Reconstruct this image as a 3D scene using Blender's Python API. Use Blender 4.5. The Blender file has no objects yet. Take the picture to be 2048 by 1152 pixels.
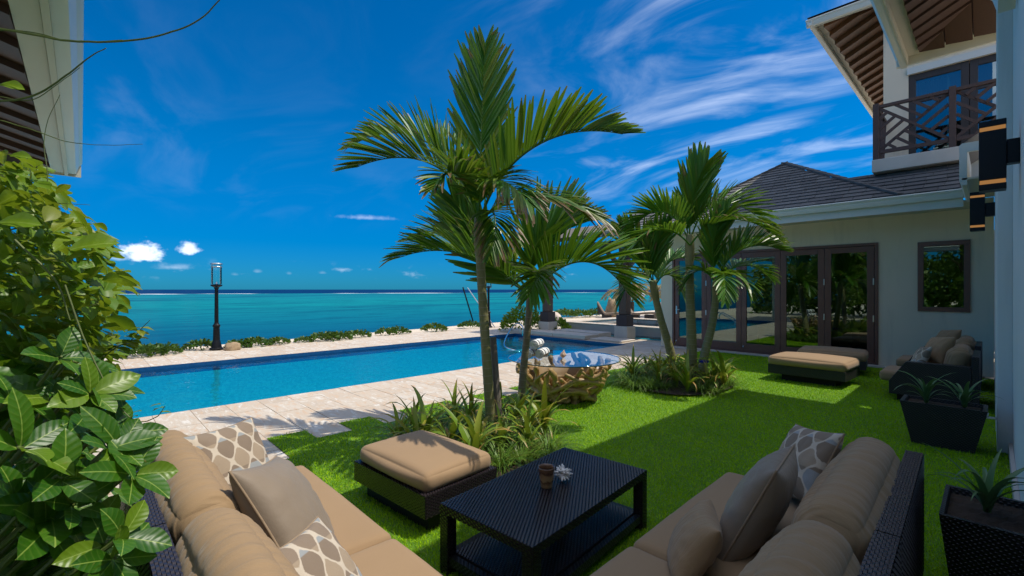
import bpy, bmesh, math, random
import numpy as np
from mathutils import Vector, Matrix, noise as mnoise

rnd = random.Random(7)
PI = math.pi
scene = bpy.context.scene
COL = scene.collection

# ---------------------------------------------------------------- camera
CAM_H = 1.65
YAW = math.radians(46.56)          # camera looks this far left of +Y
FPX = 910.0                        # focal length in photo pixels (2048 wide): 16 mm on 36 mm
RX, RY = math.cos(YAW), math.sin(YAW)
WX, WY = -math.sin(YAW), math.cos(YAW)
cam = bpy.data.cameras.new('camera')
cam.sensor_width = 36.0
cam.lens = FPX / 2048 * 36.0
cam.shift_y = 3.0 / 2048
cam.clip_start = 0.05
cam.clip_end = 60000
camo = bpy.data.objects.new('camera', cam)
COL.objects.link(camo)
camo.location = (0, 0, CAM_H)
camo.rotation_euler = (PI / 2, 0, YAW)
scene.camera = camo

def ray(px, py):
    u = (px - 1024) / FPX
    return Vector((RX * u + WX, RY * u + WY, (579 - py) / FPX))
def G(px, py, z=0.0):
    d = ray(px, py); t = (z - CAM_H) / d.z
    return Vector((d.x * t, d.y * t, z))
def AT(px, py, Z):
    d = ray(px, py)
    return Vector((d.x * Z, d.y * Z, CAM_H + d.z * Z))
def onY(px, py, y):
    d = ray(px, py); t = y / d.y
    return Vector((d.x * t, y, CAM_H + d.z * t))
def depth(p):
    return p[0] * WX + p[1] * WY
VFWD = Vector((WX, WY, 0)); VRIGHT = Vector((RX, RY, 0)); VUP = Vector((0, 0, 1))

# ---------------------------------------------------------------- light
KX, KY = 0.33, 0.37                # horizontal run of the sun per metre of height
SUN = Vector((KX, KY, 1)).normalized()
sun = bpy.data.lights.new('sun', 'SUN')
sun.energy = 2.0
sun.angle = math.radians(0.5)
sun.color = (1.0, 0.93, 0.81)
suno = bpy.data.objects.new('sun', sun)
COL.objects.link(suno)
suno.rotation_euler = SUN.to_track_quat('Z', 'Y').to_euler()
suno.location = (20, 22, 60)

world = bpy.data.worlds.new('World')
scene.world = world
world.use_nodes = True
def build_world():
    nt = world.node_tree; N = nt.nodes; L = nt.links
    N.clear()
    out = N.new('ShaderNodeOutputWorld'); bg = N.new('ShaderNodeBackground')
    sky = N.new('ShaderNodeTexSky'); sky.sky_type = 'NISHITA'; sky.sun_disc = False
    sky.sun_elevation = math.asin(SUN.z)
    sky.sun_rotation = math.atan2(SUN.x, SUN.y)
    sky.altitude = 0; sky.air_density = 1.0; sky.dust_density = 0.25; sky.ozone_density = 2.5
    bg.inputs['Strength'].default_value = 0.125
    hs = N.new('ShaderNodeHueSaturation')
    hs.inputs['Hue'].default_value = 0.50; hs.inputs['Saturation'].default_value = 1.12; hs.inputs['Value'].default_value = 0.48
    tint = N.new('ShaderNodeMixRGB'); tint.blend_type = 'MULTIPLY'; tint.inputs[0].default_value = 1.0
    tint.inputs[2].default_value = (0.17, 0.60, 0.97, 1)      # polarised, deep tropical blue
    L.new(sky.outputs[0], tint.inputs[1]); L.new(tint.outputs[0], hs.inputs['Color'])
    geo = N.new('ShaderNodeTexCoord')
    sep = N.new('ShaderNodeSeparateXYZ'); L.new(geo.outputs['Generated'], sep.inputs[0])
    def M(op, a, b=None, c=None, clamp=False):
        n = N.new('ShaderNodeMath'); n.operation = op; n.use_clamp = clamp
        for i, v in enumerate((a, b, c)):
            if v is None: continue
            if isinstance(v, (int, float)): n.inputs[i].default_value = v
            else: L.new(v, n.inputs[i])
        return n.outputs[0]
    def sm(x, lo, hi):
        n = N.new('ShaderNodeMapRange'); n.interpolation_type = 'SMOOTHSTEP'
        L.new(x, n.inputs[0]); n.inputs[1].default_value = lo; n.inputs[2].default_value = hi
        return n.outputs[0]
    x, y, z = sep.outputs
    # view-plane-free sky coordinates: azimuth from -X+Y diagonal, elevation
    az = M('ARCTAN2', x, y)                       # radians, negative towards -X
    el = M('ARCSINE', z)
    hz = N.new('ShaderNodeMixRGB'); hz.blend_type = 'MULTIPLY'; L.new(M('SUBTRACT', 1.0, sm(el, 0.0, 0.30)), hz.inputs[0]); L.new(hs.outputs[0], hz.inputs[1]); hz.inputs[2].default_value = (0.28, 0.62, 0.84, 1)
    # --- high cirrus: noise on a flat layer overhead
    den = M('ADD', z, 0.12)
    cx = M('DIVIDE', x, den); cy = M('DIVIDE', y, den)
    comb = N.new('ShaderNodeCombineXYZ'); L.new(cx, comb.inputs[0]); L.new(cy, comb.inputs[1])
    mp = N.new('ShaderNodeMapping'); mp.inputs['Rotation'].default_value = (0, 0, math.radians(-62)); mp.inputs['Scale'].default_value = (0.8, 1.7, 1)
    L.new(comb.outputs[0], mp.inputs[0])
    n1 = N.new('ShaderNodeTexNoise'); n1.inputs['Scale'].default_value = 1.25; n1.inputs['Detail'].default_value = 9; n1.inputs['Roughness'].default_value = 0.57; n1.inputs['Distortion'].default_value = 1.3
    L.new(mp.outputs[0], n1.inputs['Vector'])
    n2 = N.new('ShaderNodeTexNoise'); n2.inputs['Scale'].default_value = 0.55; n2.inputs['Detail'].default_value = 3
    mp2 = N.new('ShaderNodeMapping'); mp2.inputs['Location'].default_value = (3.7, 1.9, 0); L.new(comb.outputs[0], mp2.inputs[0]); L.new(mp2.outputs[0], n2.inputs['Vector'])
    w1 = sm(n1.outputs[0], 0.42, 0.80); w2 = sm(n2.outputs[0], 0.38, 0.62)
    azm = sm(az, -0.98, -0.25)
    up = sm(el, 0.10, 0.30)
    cir = M('MULTIPLY', M('MULTIPLY', M('MULTIPLY', w1, M('MULTIPLY_ADD', w2, 0.75, 0.25)), up), M('MULTIPLY_ADD', azm, 0.47, 0.05))
    fill_veil = M('MULTIPLY', M('MULTIPLY', M('MULTIPLY_ADD', w2, 0.6, 0.4), M('MULTIPLY_ADD', w1, 0.5, 0.5)), M('MULTIPLY', M('MAXIMUM', sm(az, -0.15, 0.6), sm(el, 0.60, 1.0)), up))  # unseen cloud veil, right and overhead, added to lift the ambient fill
    cir = M('MAXIMUM', cir, fill_veil)
    # --- small cumulus along the horizon
    ce = N.new('ShaderNodeCombineXYZ'); L.new(M('MULTIPLY', az, 14.0), ce.inputs[0]); L.new(M('MULTIPLY', el, 30.0), ce.inputs[1])
    n3 = N.new('ShaderNodeTexNoise'); n3.inputs['Scale'].default_value = 1.3; n3.inputs['Detail'].default_value = 7; n3.inputs['Roughness'].default_value = 0.6
    L.new(ce.outputs[0], n3.inputs['Vector'])
    band = M('MULTIPLY', sm(el, 0.012, 0.03), M('SUBTRACT', 1.0, sm(el, 0.035, 0.06)))
    small = M('MULTIPLY', M('MULTIPLY', sm(n3.outputs[0], 0.56, 0.80), band), 0.20)
    ce5 = N.new('ShaderNodeCombineXYZ'); L.new(M('MULTIPLY', az, 60.0), ce5.inputs[0]); L.new(M('MULTIPLY', el, 75.0), ce5.inputs[1])
    n5 = N.new('ShaderNodeTexNoise'); n5.inputs['Scale'].default_value = 0.9; n5.inputs['Detail'].default_value = 5; n5.inputs['Roughness'].default_value = 0.55
    L.new(ce5.outputs[0], n5.inputs['Vector'])
    def blob(px, py, rx, ry, soft, amp):
        d = ray(px, py).normalized(); a0 = math.atan2(d.x, d.y); e0 = math.asin(d.z)
        da = M('DIVIDE', M('SUBTRACT', az, a0), rx); de = M('DIVIDE', M('SUBTRACT', el, e0), ry)
        de = M('MULTIPLY', de, M('MULTIPLY_ADD', M('LESS_THAN', de, 0.0), 0.9, 1.0))   # flat base
        r = M('SQRT', M('ADD', M('MULTIPLY', da, da), M('MULTIPLY', de, de)))
        f = M('ADD', M('SUBTRACT', 1.0, r), M('MULTIPLY', M('SUBTRACT', n5.outputs[0], 0.5), 1.5))
        return M('MULTIPLY', sm(f, 0.0, soft), amp * .72)
    blobs = None
    for b in ((285, 508, .034, .026, .6, .85), (240, 515, .020, .012, 1.0, .3), (380, 500, .020, .018, .6, .75), (350, 535, .04, .010, 1.2, .25),
              (735, 436, .075, .009, 1.4, .30), (515, 543, .010, .006, 1.2, .12), (578, 547, .007, .006, 1.2, .1), (645, 546, .012, .005, 1.2, .12), (470, 549, .008, .005, 1.2, .1)):
        o = blob(*b); blobs = o if blobs is None else M('MAXIMUM', blobs, o)
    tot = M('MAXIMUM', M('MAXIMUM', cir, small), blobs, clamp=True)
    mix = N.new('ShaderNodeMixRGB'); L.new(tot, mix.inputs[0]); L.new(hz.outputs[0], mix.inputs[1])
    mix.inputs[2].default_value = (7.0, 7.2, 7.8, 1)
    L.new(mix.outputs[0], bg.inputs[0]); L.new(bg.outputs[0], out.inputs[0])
build_world()
vs = scene.view_settings
vs.view_transform = 'Standard'; vs.look = 'None'; vs.exposure = 1.06; vs.gamma = 1.0; vs.use_curve_mapping = False
scene.cycles.max_bounces = 10; scene.cycles.transparent_max_bounces = 24
scene.cycles.glossy_bounces = 5; scene.cycles.diffuse_bounces = 5; scene.cycles.transmission_bounces = 6
scene.cycles.caustics_reflective = False; scene.cycles.caustics_refractive = False
scene.cycles.use_denoising = True

# ---------------------------------------------------------------- mesh helpers
class MB:
    def __init__(s): s.v = []; s.f = []; s.a = []; s.attr = 0.0
    def add(s, vs_, fs, a=None):
        o = len(s.v)
        s.v.extend([tuple(p) for p in vs_]); s.f.extend([tuple(i + o for i in f) for f in fs])
        if a is None: s.a.extend([s.attr] * len(vs_))
        elif isinstance(a, (int, float)): s.a.extend([a] * len(vs_))
        else: s.a.extend(a)
    def box(s, x0, x1, y0, y1, z0, z1):
        s.add([(x0, y0, z0), (x1, y0, z0), (x1, y1, z0), (x0, y1, z0), (x0, y0, z1), (x1, y0, z1), (x1, y1, z1), (x0, y1, z1)],
              [(3, 2, 1, 0), (4, 5, 6, 7), (0, 1, 5, 4), (1, 2, 6, 5), (2, 3, 7, 6), (3, 0, 4, 7)])
        return s
    def obox(s, c, U, V, W):        # oriented box from centre and half vectors
        c = Vector(c); U = Vector(U); V = Vector(V); W = Vector(W)
        P = [c + U * a + V * b + W * d for d in (-1, 1) for a, b in ((-1, -1), (1, -1), (1, 1), (-1, 1))]
        f = [(3, 2, 1, 0), (4, 5, 6, 7), (0, 1, 5, 4), (1, 2, 6, 5), (2, 3, 7, 6), (3, 0, 4, 7)]
        if U.cross(V).dot(W) < 0: f = [tuple(reversed(q)) for q in f]
        s.add(P, f); return s
    def bar(s, a, b, w, h, up=(0, 0, 1)):     # box beam from a to b, w across, h along up
        a = Vector(a); b = Vector(b); t = (b - a); l = t.length; t.normalize()
        side = t.cross(Vector(up))
        if side.length < 1e-5: side = t.cross(Vector((1, 0, 0)))
        side.normalize(); u = side.cross(t)
        return s.obox((a + b) / 2, t * (l / 2), side * (w / 2), u * (h / 2))
    def tube(s, pts, radii, n=8, caps=True, a=None):
        pts = [Vector(p) for p in pts]; m = len(pts)
        if isinstance(radii, (int, float)): radii = [radii] * m
        t0 = (pts[1] - pts[0]).normalized()
        nrm = t0.orthogonal().normalized(); V = []; A = []
        for i, p in enumerate(pts):
            t = (pts[min(i + 1, m - 1)] - pts[max(i - 1, 0)]).normalized()
            nrm = (nrm - t * nrm.dot(t)); nrm = nrm.normalized() if nrm.length > 1e-6 else t.orthogonal().normalized()
            b = t.cross(nrm)
            for k in range(n):
                an = 2 * PI * k / n
                V.append(p + (nrm * math.cos(an) + b * math.sin(an)) * radii[i]); A.append(s.attr if a is None else a[i] if not isinstance(a, (int, float)) else a)
        Fc = [(i * n + k, i * n + (k + 1) % n, (i + 1) * n + (k + 1) % n, (i + 1) * n + k) for i in range(m - 1) for k in range(n)]
        if caps: Fc += [tuple(reversed(range(n))), tuple((m - 1) * n + k for k in range(n))]
        s.add(V, Fc, A); return s
    def lathe(s, prof, n=20, c=(0, 0, 0), rfun=None):
        V = []; m = len(prof); c = Vector(c)
        for i, (r, z) in enumerate(prof):
            for k in range(n):
                an = 2 * PI * k / n; q = r * (rfun(an, z) if rfun else 1)
                V.append(c + Vector((math.cos(an) * q, math.sin(an) * q, z)))
        Fc = [(i * n + k, i * n + (k + 1) % n, (i + 1) * n + (k + 1) % n, (i + 1) * n + k) for i in range(m - 1) for k in range(n)]
        Fc += [tuple(reversed(range(n))), tuple((m - 1) * n + k for k in range(n))]
        s.add(V, Fc); return s
    def prism(s, poly, O, U, V, W):  # polygon (u,v) extruded by W
        O = Vector(O); U = Vector(U); V = Vector(V); W = Vector(W); n = len(poly)
        P = [O + U * a + V * b for a, b in poly]; P += [p + W for p in P]
        Fc = [tuple(reversed(range(n))), tuple(range(n, 2 * n))] + [(i, (i + 1) % n, n + (i + 1) % n, n + i) for i in range(n)]
        if U.cross(V).dot(W) < 0: Fc = [tuple(reversed(q)) for q in Fc]
        s.add(P, Fc); return s
    def grid(s, fn, nu, nv, flip=False, af=None):
        V = []; A = []
        for j in range(nv + 1):
            for i in range(nu + 1):
                V.append(fn(i / nu, j / nv)); A.append(af(i / nu, j / nv) if af else s.attr)
        w = nu + 1
        Fc = [(j * w + i, j * w + i + 1, (j + 1) * w + i + 1, (j + 1) * w + i) for j in range(nv) for i in range(nu)]
        if flip: Fc = [tuple(reversed(q)) for q in Fc]
        s.add(V, Fc, A); return s
    def mesh(s, name, mat=None, smooth=False, off=None):
        me = bpy.data.meshes.new(name)
        V = s.v if off is None else [(p[0] - off[0], p[1] - off[1], p[2] - off[2]) for p in s.v]
        me.from_pydata(V, [], s.f)
        if any(s.a):
            at = me.attributes.new('dry', 'FLOAT', 'POINT'); at.data.foreach_set('value', np.array(s.a, dtype=np.float32))
        if smooth: me.shade_smooth()
        if mat: me.materials.append(MAT[mat])
        me.update()
        return me

MAT = {}
def obj(name, mb, mat=None, parent=None, smooth=False, bevel=0, off=None, sub=0, autosmooth=None):
    me = mb if isinstance(mb, bpy.types.Mesh) else mb.mesh(name, mat, smooth, off)
    o = bpy.data.objects.new(name, me); COL.objects.link(o)
    if parent is not None: o.parent = parent
    if bevel:
        b = o.modifiers.new('bevel', 'BEVEL'); b.width = bevel; b.segments = 2; b.limit_method = 'ANGLE'; b.angle_limit = math.radians(40)
    if sub:
        m = o.modifiers.new('sub', 'SUBSURF'); m.levels = sub; m.render_levels = sub
    return o
def tag(o, label, cat, group=None, kind=None):
    o['label'] = label; o['category'] = cat
    if group: o['group'] = group
    if kind: o['kind'] = kind
    return o
def thing(name, label, cat, loc=(0, 0, 0), rotz=0, group=None):
    o = bpy.data.objects.new(name, None); COL.objects.link(o)
    o.location = loc; o.rotation_euler = (0, 0, rotz); o.empty_display_size = 0.1
    return tag(o, label, cat, group)
def struct(name, mb, mat, smooth=False, kind='structure', **k):
    o = obj(name, mb, mat, None, smooth, **k); o['kind'] = kind
    return o
def copy_tree(o, parent=None):
    c = o.copy(); COL.objects.link(c); c.parent = parent
    for ch in list(o.children): copy_tree(ch, c)
    return c
def frame(loc, zax, yax):           # matrix with local Z and approx local Y
    z = Vector(zax).normalized(); y = Vector(yax); y = (y - z * y.dot(z)).normalized(); x = y.cross(z)
    m = Matrix((x, y, z)).transposed().to_4x4(); m.translation = Vector(loc); return m
def lerp(a, b, t): return a + (b - a) * t
def bez(P, t):
    n = len(P) - 1; q = [Vector(p) for p in P]
    for k in range(n):
        q = [q[i].lerp(q[i + 1], t) for i in range(len(q) - 1)]
    return q[0]
def spline(P, n):                   # Catmull-Rom through points
    P = [Vector(p) for p in P]; out = []
    Q = [P[0] * 2 - P[1]] + P + [P[-1] * 2 - P[-2]]
    for i in range(len(P) - 1):
        a, b, c, d = Q[i:i + 4]
        for k in range(n):
            t = k / n
            out.append(0.5 * ((2 * b) + (c - a) * t + (2 * a - 5 * b + 4 * c - d) * t * t + (3 * b - a - 3 * c + d) * t ** 3))
    out.append(P[-1]); return out
# ---------------------------------------------------------------- materials
class NT:
    def __init__(s, name):
        m = bpy.data.materials.new(name); m.use_nodes = True; s.m = m; s.t = m.node_tree; s.N = s.t.nodes; s.L = s.t.links
        s.N.clear(); s.out = s.N.new('ShaderNodeOutputMaterial'); MAT[name] = m
        s.tc = None
    def set(s, inp, v):
        if v is None: return
        if hasattr(v, 'is_output') or isinstance(v, bpy.types.NodeSocket): s.L.new(v, inp)
        elif isinstance(v, (tuple, list)) and len(v) == 3 and inp.type == 'RGBA': inp.default_value = (*v, 1)
        else: inp.default_value = v
    def coord(s, kind='Object', scale=(1, 1, 1), rot=(0, 0, 0), loc=(0, 0, 0)):
        tc = s.N.new('ShaderNodeTexCoord'); mp = s.N.new('ShaderNodeMapping')
        mp.inputs['Scale'].default_value = scale; mp.inputs['Rotation'].default_value = rot; mp.inputs['Location'].default_value = loc
        if kind == 'World':
            g = s.N.new('ShaderNodeNewGeometry'); s.L.new(g.outputs['Position'], mp.inputs[0])
        else: s.L.new(tc.outputs[kind], mp.inputs[0])
        return mp.outputs[0]
    def noise(s, vec, scale=5, detail=4, rough=.55, dist=0.0):
        n = s.N.new('ShaderNodeTexNoise'); s.L.new(vec, n.inputs['Vector'])
        n.inputs['Scale'].default_value = scale; n.inputs['Detail'].default_value = detail; n.inputs['Roughness'].default_value = rough; n.inputs['Distortion'].default_value = dist
        return n.outputs[0]
    def vor(s, vec, scale=5, feature='F1', out=0):
        n = s.N.new('ShaderNodeTexVoronoi'); n.feature = feature; s.L.new(vec, n.inputs['Vector']); n.inputs['Scale'].default_value = scale
        return n.outputs[out]
    def wave(s, vec, scale=5, dist=0, detail=2, prof='SIN', dir='X', dscale=1.0, typ='BANDS'):
        n = s.N.new('ShaderNodeTexWave'); n.wave_type = typ; n.wave_profile = prof; n.bands_direction = dir; s.L.new(vec, n.inputs['Vector'])
        n.inputs['Scale'].default_value = scale; n.inputs['Distortion'].default_value = dist; n.inputs['Detail'].default_value = detail; n.inputs['Detail Scale'].default_value = dscale
        return n.outputs['Fac'] if 'Fac' in n.outputs else n.outputs[1]
    def ramp(s, fac, stops, interp='LINEAR'):
        r = s.N.new('ShaderNodeValToRGB'); s.L.new(fac, r.inputs[0]); e = r.color_ramp.elements; r.color_ramp.interpolation = interp
        while len(e) < len(stops): e.new(.5)
        for q, (p, c) in zip(e, stops): q.position = p; q.color = (*c, 1) if len(c) == 3 else c
        return r.outputs[0]
    def mix(s, fac, a, b, typ='MIX'):
        n = s.N.new('ShaderNodeMixRGB'); n.blend_type = typ
        s.set(n.inputs[0], fac); s.set(n.inputs[1], a); s.set(n.inputs[2], b)
        return n.outputs[0]
    def math(s, op, a, b=None, c=None, clamp=False):
        n = s.N.new('ShaderNodeMath'); n.operation = op; n.use_clamp = clamp
        for i, v in enumerate((a, b, c)): s.set(n.inputs[i], v) if v is not None else None
        return n.outputs[0]
    def mr(s, x, lo, hi, a=0.0, b=1.0, smooth=True):
        n = s.N.new('ShaderNodeMapRange'); n.interpolation_type = 'SMOOTHSTEP' if smooth else 'LINEAR'
        s.set(n.inputs[0], x)
        for i, v in enumerate((lo, hi, a, b)): n.inputs[i + 1].default_value = v
        return n.outputs[0]
    def rand(s):
        return s.N.new('ShaderNodeObjectInfo').outputs['Random']
    def island(s):
        return s.N.new('ShaderNodeNewGeometry').outputs['Random Per Island']
    def attr(s, name='dry'):
        a = s.N.new('ShaderNodeAttribute'); a.attribute_name = name; return a.outputs['Fac']
    def sep(s, vec):
        n = s.N.new('ShaderNodeSeparateXYZ'); s.L.new(vec, n.inputs[0]); return n.outputs
    def bump(s, h, strength=.3, dist=.01, prev=None):
        b = s.N.new('ShaderNodeBump'); b.inputs['Strength'].default_value = strength; b.inputs['Distance'].default_value = dist
        s.L.new(h, b.inputs['Height'])
        if prev is not None: s.L.new(prev, b.inputs['Normal'])
        return b.outputs[0]
    def pbr(s, color, rough=.6, metal=0.0, normal=None, spec=.5, trans=0.0, coat=0.0, sheen=0.0):
        p = s.N.new('ShaderNodeBsdfPrincipled')
        s.set(p.inputs['Base Color'], color); s.set(p.inputs['Roughness'], rough); s.set(p.inputs['Metallic'], metal)
        s.set(p.inputs['Specular IOR Level'], spec); s.set(p.inputs['Transmission Weight'], trans); s.set(p.inputs['Coat Weight'], coat); s.set(p.inputs['Sheen Weight'], sheen)
        if normal is not None: s.L.new(normal, p.inputs['Normal'])
        return p.outputs[0]
    def shader(s, typ, color=None, **k):
        n = s.N.new(typ)
        if color is not None: s.set(n.inputs['Color'], color)
        for q, v in k.items(): s.set(n.inputs[q], v)
        return n.outputs[0]
    def mixs(s, fac, a, b):
        n = s.N.new('ShaderNodeMixShader'); s.set(n.inputs[0], fac); s.L.new(a, n.inputs[1]); s.L.new(b, n.inputs[2]); return n.outputs[0]
    def done(s, sh): s.L.new(sh, s.out.inputs[0])

def simple(name, col, rough=.6, metal=0, var=.12, nscale=8, bump=.0, spec=.5, coat=0.0, coord='Object', bscale=60):
    t = NT(name); v = t.coord(coord)
    n = t.noise(v, nscale, 5)
    c = t.mix(n, tuple(x * (1 - var) for x in col), tuple(min(1, x * (1 + var)) for x in col))
    nb = t.bump(t.noise(v, bscale, 3), bump, .004) if bump else None
    t.done(t.pbr(c, rough, metal, nb, spec, coat=coat))

def make_materials():
    # paving stone: cream quartzite with rusty and grey streaks
    for nm, rn in (('paver', 'rand'), ('paver_far', 'island')):
        t = NT(nm); v = t.coord('World'); r = t.rand() if rn == 'rand' else t.island()
        cmb = t.N.new('ShaderNodeVectorMath'); cmb.operation = 'MULTIPLY_ADD'
        t.L.new(r, cmb.inputs[0]); cmb.inputs[1].default_value = (37, 53, 11); t.L.new(v, cmb.inputs[2])
        mp = t.N.new('ShaderNodeMapping'); mp.inputs['Scale'].default_value = (1.0, 3.2, 1); mp.inputs['Rotation'].default_value = (0, 0, .35); t.L.new(cmb.outputs[0], mp.inputs[0]); q = mp.outputs[0]
        n1 = t.noise(q, 3.0, 7, .66, 1.2); n2 = t.noise(q, 8.0, 6, .65, 1.8); n3 = t.noise(v, 40, 3)
        base = t.ramp(t.math('MULTIPLY_ADD', r, .35, .30), [(0.25, (.47, .375, .275)), (.45, (.56, .465, .355)), (.7, (.60, .525, .425))])
        c = t.mix(t.mr(n1, .50, .66), base, (.58, .40, .25))
        c = t.mix(t.math('MULTIPLY', t.mr(n2, .55, .68), .60), c, (.36, .30, .26))
        c = t.mix(t.math('MULTIPLY', t.mr(n1, .34, .47, 1, 0), .85), c, (.73, .69, .62))
        c = t.mix(t.math('MULTIPLY', t.mr(t.math('ABSOLUTE', t.math('SUBTRACT', n2, .5)), 0, .012, 1, 0), .45), c, (.40, .28, .19))
        c = t.mix(t.math('MULTIPLY', n3, .18), c, (.5, .43, .36))
        t.done(t.pbr(c, .62, 0, t.bump(t.math('MULTIPLY_ADD', n2, 1.0, t.math('MULTIPLY', n3, .4)), .35, .008)))
    simple('grout', (.52, .435, .34), .9, bump=.3, coord='World')
    simple('soil', (.05, .032, .02), .95, var=.5, nscale=30, bump=.6, coord='World')
    simple('sand', (.62, .52, .40), .95, var=.2, nscale=3, bump=.5, coord='World', bscale=25)
    simple('concrete', (.50, .47, .42), .8, var=.2, nscale=2.2, bump=.15, coord='World')
    # lawn
    t = NT('turf'); v = t.coord('World')
    c = t.mix(t.noise(v, 2.5, 4), (.075, .190, .004), (.110, .250, .006))
    t.done(t.pbr(c, .8, normal=t.bump(t.noise(v, 160, 3), .9, .01)))
    t = NT('grass_blade'); v = t.coord('World'); r = t.island(); big = t.noise(v, 1.3, 4)
    c = t.mix(r, (.260, .490, .006), (.460, .720, .018)); c = t.mix(t.mr(big, .35, .7), c, (.390, .620, .008)); c = t.mix(t.math('MULTIPLY', t.mr(t.noise(v, .7, 5), .50, .72), .35), c, (.12, .30, .008)); c = t.mix(t.mr(r, .92, .97), c, (.42, .44, .12))
    t.done(t.mixs(.22, t.pbr(c, .8, spec=.03), t.shader('ShaderNodeBsdfTranslucent', t.mix(.5, c, (.25, .45, .01)))))
    # sea
    t = NT('sea_water'); v = t.coord('World'); x, y, z = t.sep(v)
    d = t.math('MULTIPLY_ADD', x, -1.0, t.math('MULTIPLY', y, .25))   # metres off shore
    wob = t.noise(t.coord('World', (.004, .010, 1)), 1, 4)
    dd = t.math('ADD', d, t.math('MULTIPLY', t.math('SUBTRACT', wob, .5), t.math('MULTIPLY_ADD', d, .35, 14.0)))
    lagoon = t.ramp(t.mr(dd, 20, 260, smooth=False), [(0, (.004, .070, .150)), (.07, (.003, .090, .170)), (.16, (.004, .140, .200)), (.4, (.006, .205, .235)), (1, (.008, .190, .240))])
    pn = t.noise(t.coord('World', (.03, .0075, 1), (0, 0, .2)), 1.6, 5, .6, .4)
    c = t.mix(t.math('MULTIPLY', t.mr(pn, .50, .64), .62), lagoon, (.004, .072, .140))
    pn2 = t.noise(t.coord('World', (.15, .05, 1)), 1.0, 5, .65)
    c = t.mix(t.math('MULTIPLY', t.mr(pn2, .5, .68), .40), c, (.003, .055, .115))
    pn3 = t.noise(t.coord('World', (.55, .14, 1), (0, 0, .15)), 1.0, 5, .7)
    c = t.mix(t.math('MULTIPLY', t.mr(pn3, .46, .66), .45), c, (.002, .045, .105))
    c = t.mix(t.math('MULTIPLY', t.mr(pn3, .26, .40, 1, 0), .25), c, (.03, .30, .33))
    deep = t.mr(d, 395, 430)
    c = t.mix(deep, c, (.002, .030, .105))
    fo = t.math('MULTIPLY', t.math('MULTIPLY', t.mr(d, 372, 392), t.mr(d, 415, 432, 1, 0)), t.mr(t.noise(t.coord('World', (.004, .010, 1)), 1.0, 4, .6), .55, .62))
    fo = t.math('MULTIPLY', fo, t.mr(t.noise(t.coord('World', (.05, .04, 1)), 1.0, 4), .30, .55))
    c = t.mix(fo, c, (.80, .84, .86))
    w1 = t.noise(t.coord('World', (1, .55, 1), (0, 0, .3)), 1.1, 4, .6); w2 = t.noise(t.coord('World', (.16, .07, 1), (0, 0, .2)), 1.0, 4, .6)
    nb = t.bump(t.math('MULTIPLY_ADD', w2, 3.0, w1), .55, .28)
    df = t.N.new('ShaderNodeBsdfDiffuse'); t.set(df.inputs[0], c); gl = t.N.new('ShaderNodeBsdfGlossy'); gl.inputs['Roughness'].default_value = .18
    t.L.new(nb, gl.inputs['Normal']); t.L.new(nb, df.inputs['Normal'])
    t.done(t.mixs(.06, df.outputs[0], gl.outputs[0]))
    # pool
    t = NT('pool_tile'); v = t.coord('World')
    g = t.noise(v, 3, 3); m = t.vor(t.coord('World', (1, 1, 1)), 26, 'F1', 1)
    hs = t.N.new('ShaderNodeSeparateColor'); t.L.new(m, hs.inputs[0])
    c = t.mix(hs.outputs[0], (.020, .470, .540), (.045, .600, .640))
    ca = t.vor(t.coord('World', (1, 1, 1)), 3.2, 'SMOOTH_F1')
    t.done(t.pbr(c, .35))
    t = NT('pool_band'); c = t.mix(t.noise(t.coord('World'), 14, 2), (.008, .055, .16), (.015, .10, .25)); t.done(t.pbr(c, .25))
    t = NT('pool_water'); v = t.coord('World')
    nb = t.bump(t.math('MULTIPLY_ADD', t.noise(v, 1.1, 3), 1.6, t.noise(v, 4.2, 3)), .22, .05)
    fr = t.N.new('ShaderNodeFresnel'); fr.inputs[0].default_value = 1.33; t.L.new(nb, fr.inputs['Normal'])
    tr = t.shader('ShaderNodeBsdfTransparent', (.50, .86, .97))
    gl = t.shader('ShaderNodeBsdfGlossy', (1, 1, 1), Roughness=.03); t.L.new(nb, t.N[-1].inputs['Normal']) if False else None
    g = t.N.new('ShaderNodeBsdfGlossy'); g.inputs['Roughness'].default_value = .02; t.L.new(nb, g.inputs['Normal'])
    t.done(t.mixs(fr.outputs[0], tr, g.outputs[0]))
    # glass (thin panes): coated, tinted
    def pane(name, tint, ior, refl=(1, 1, 1)):
        t = NT(name); fr = t.N.new('ShaderNodeFresnel'); fr.inputs[0].default_value = ior
        t.done(t.mixs(fr.outputs[0], t.shader('ShaderNodeBsdfTransparent', tint), t.shader('ShaderNodeBsdfGlossy', refl, Roughness=.0)))
    pane('door_glass', (.30, .38, .36), 2.6, (.62, .80, .72))
    pane('balcony_glass', (.30, .45, .50), 3.0, (.75, .95, 1.0))
    pane('clear_glass', (.94, .98, .97), 1.5)
    pane('table_glass', (.90, .97, .98), 1.65)
    t = NT('glass_edge'); t.done(t.pbr((.010, .05, .06), .08, spec=.8))
    # walls and paint
    t = NT('stucco'); v = t.coord('World')
    c = t.mix(t.noise(v, .9, 5), (.74, .625, .46), (.82, .70, .53)); c = t.mix(t.math('MULTIPLY', t.mr(t.noise(t.coord('World', (3, 3, .35)), 2, 6), .5, .72), .30), c, (.50, .43, .33))
    t.done(t.pbr(c, .85, normal=t.bump(t.noise(v, 90, 4), .18, .004)))
    t = NT('stucco_white'); v = t.coord('World')
    c = t.mix(t.noise(v, .9, 5), (.72, .72, .70), (.82, .82, .80)); c = t.mix(t.math('MULTIPLY', t.mr(t.noise(t.coord('World', (4, 4, .3)), 2, 6), .52, .74), .28), c, (.52, .50, .46)); t.done(t.pbr(c, .85, normal=t.bump(t.noise(v, 90, 4), .18, .004)))
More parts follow.
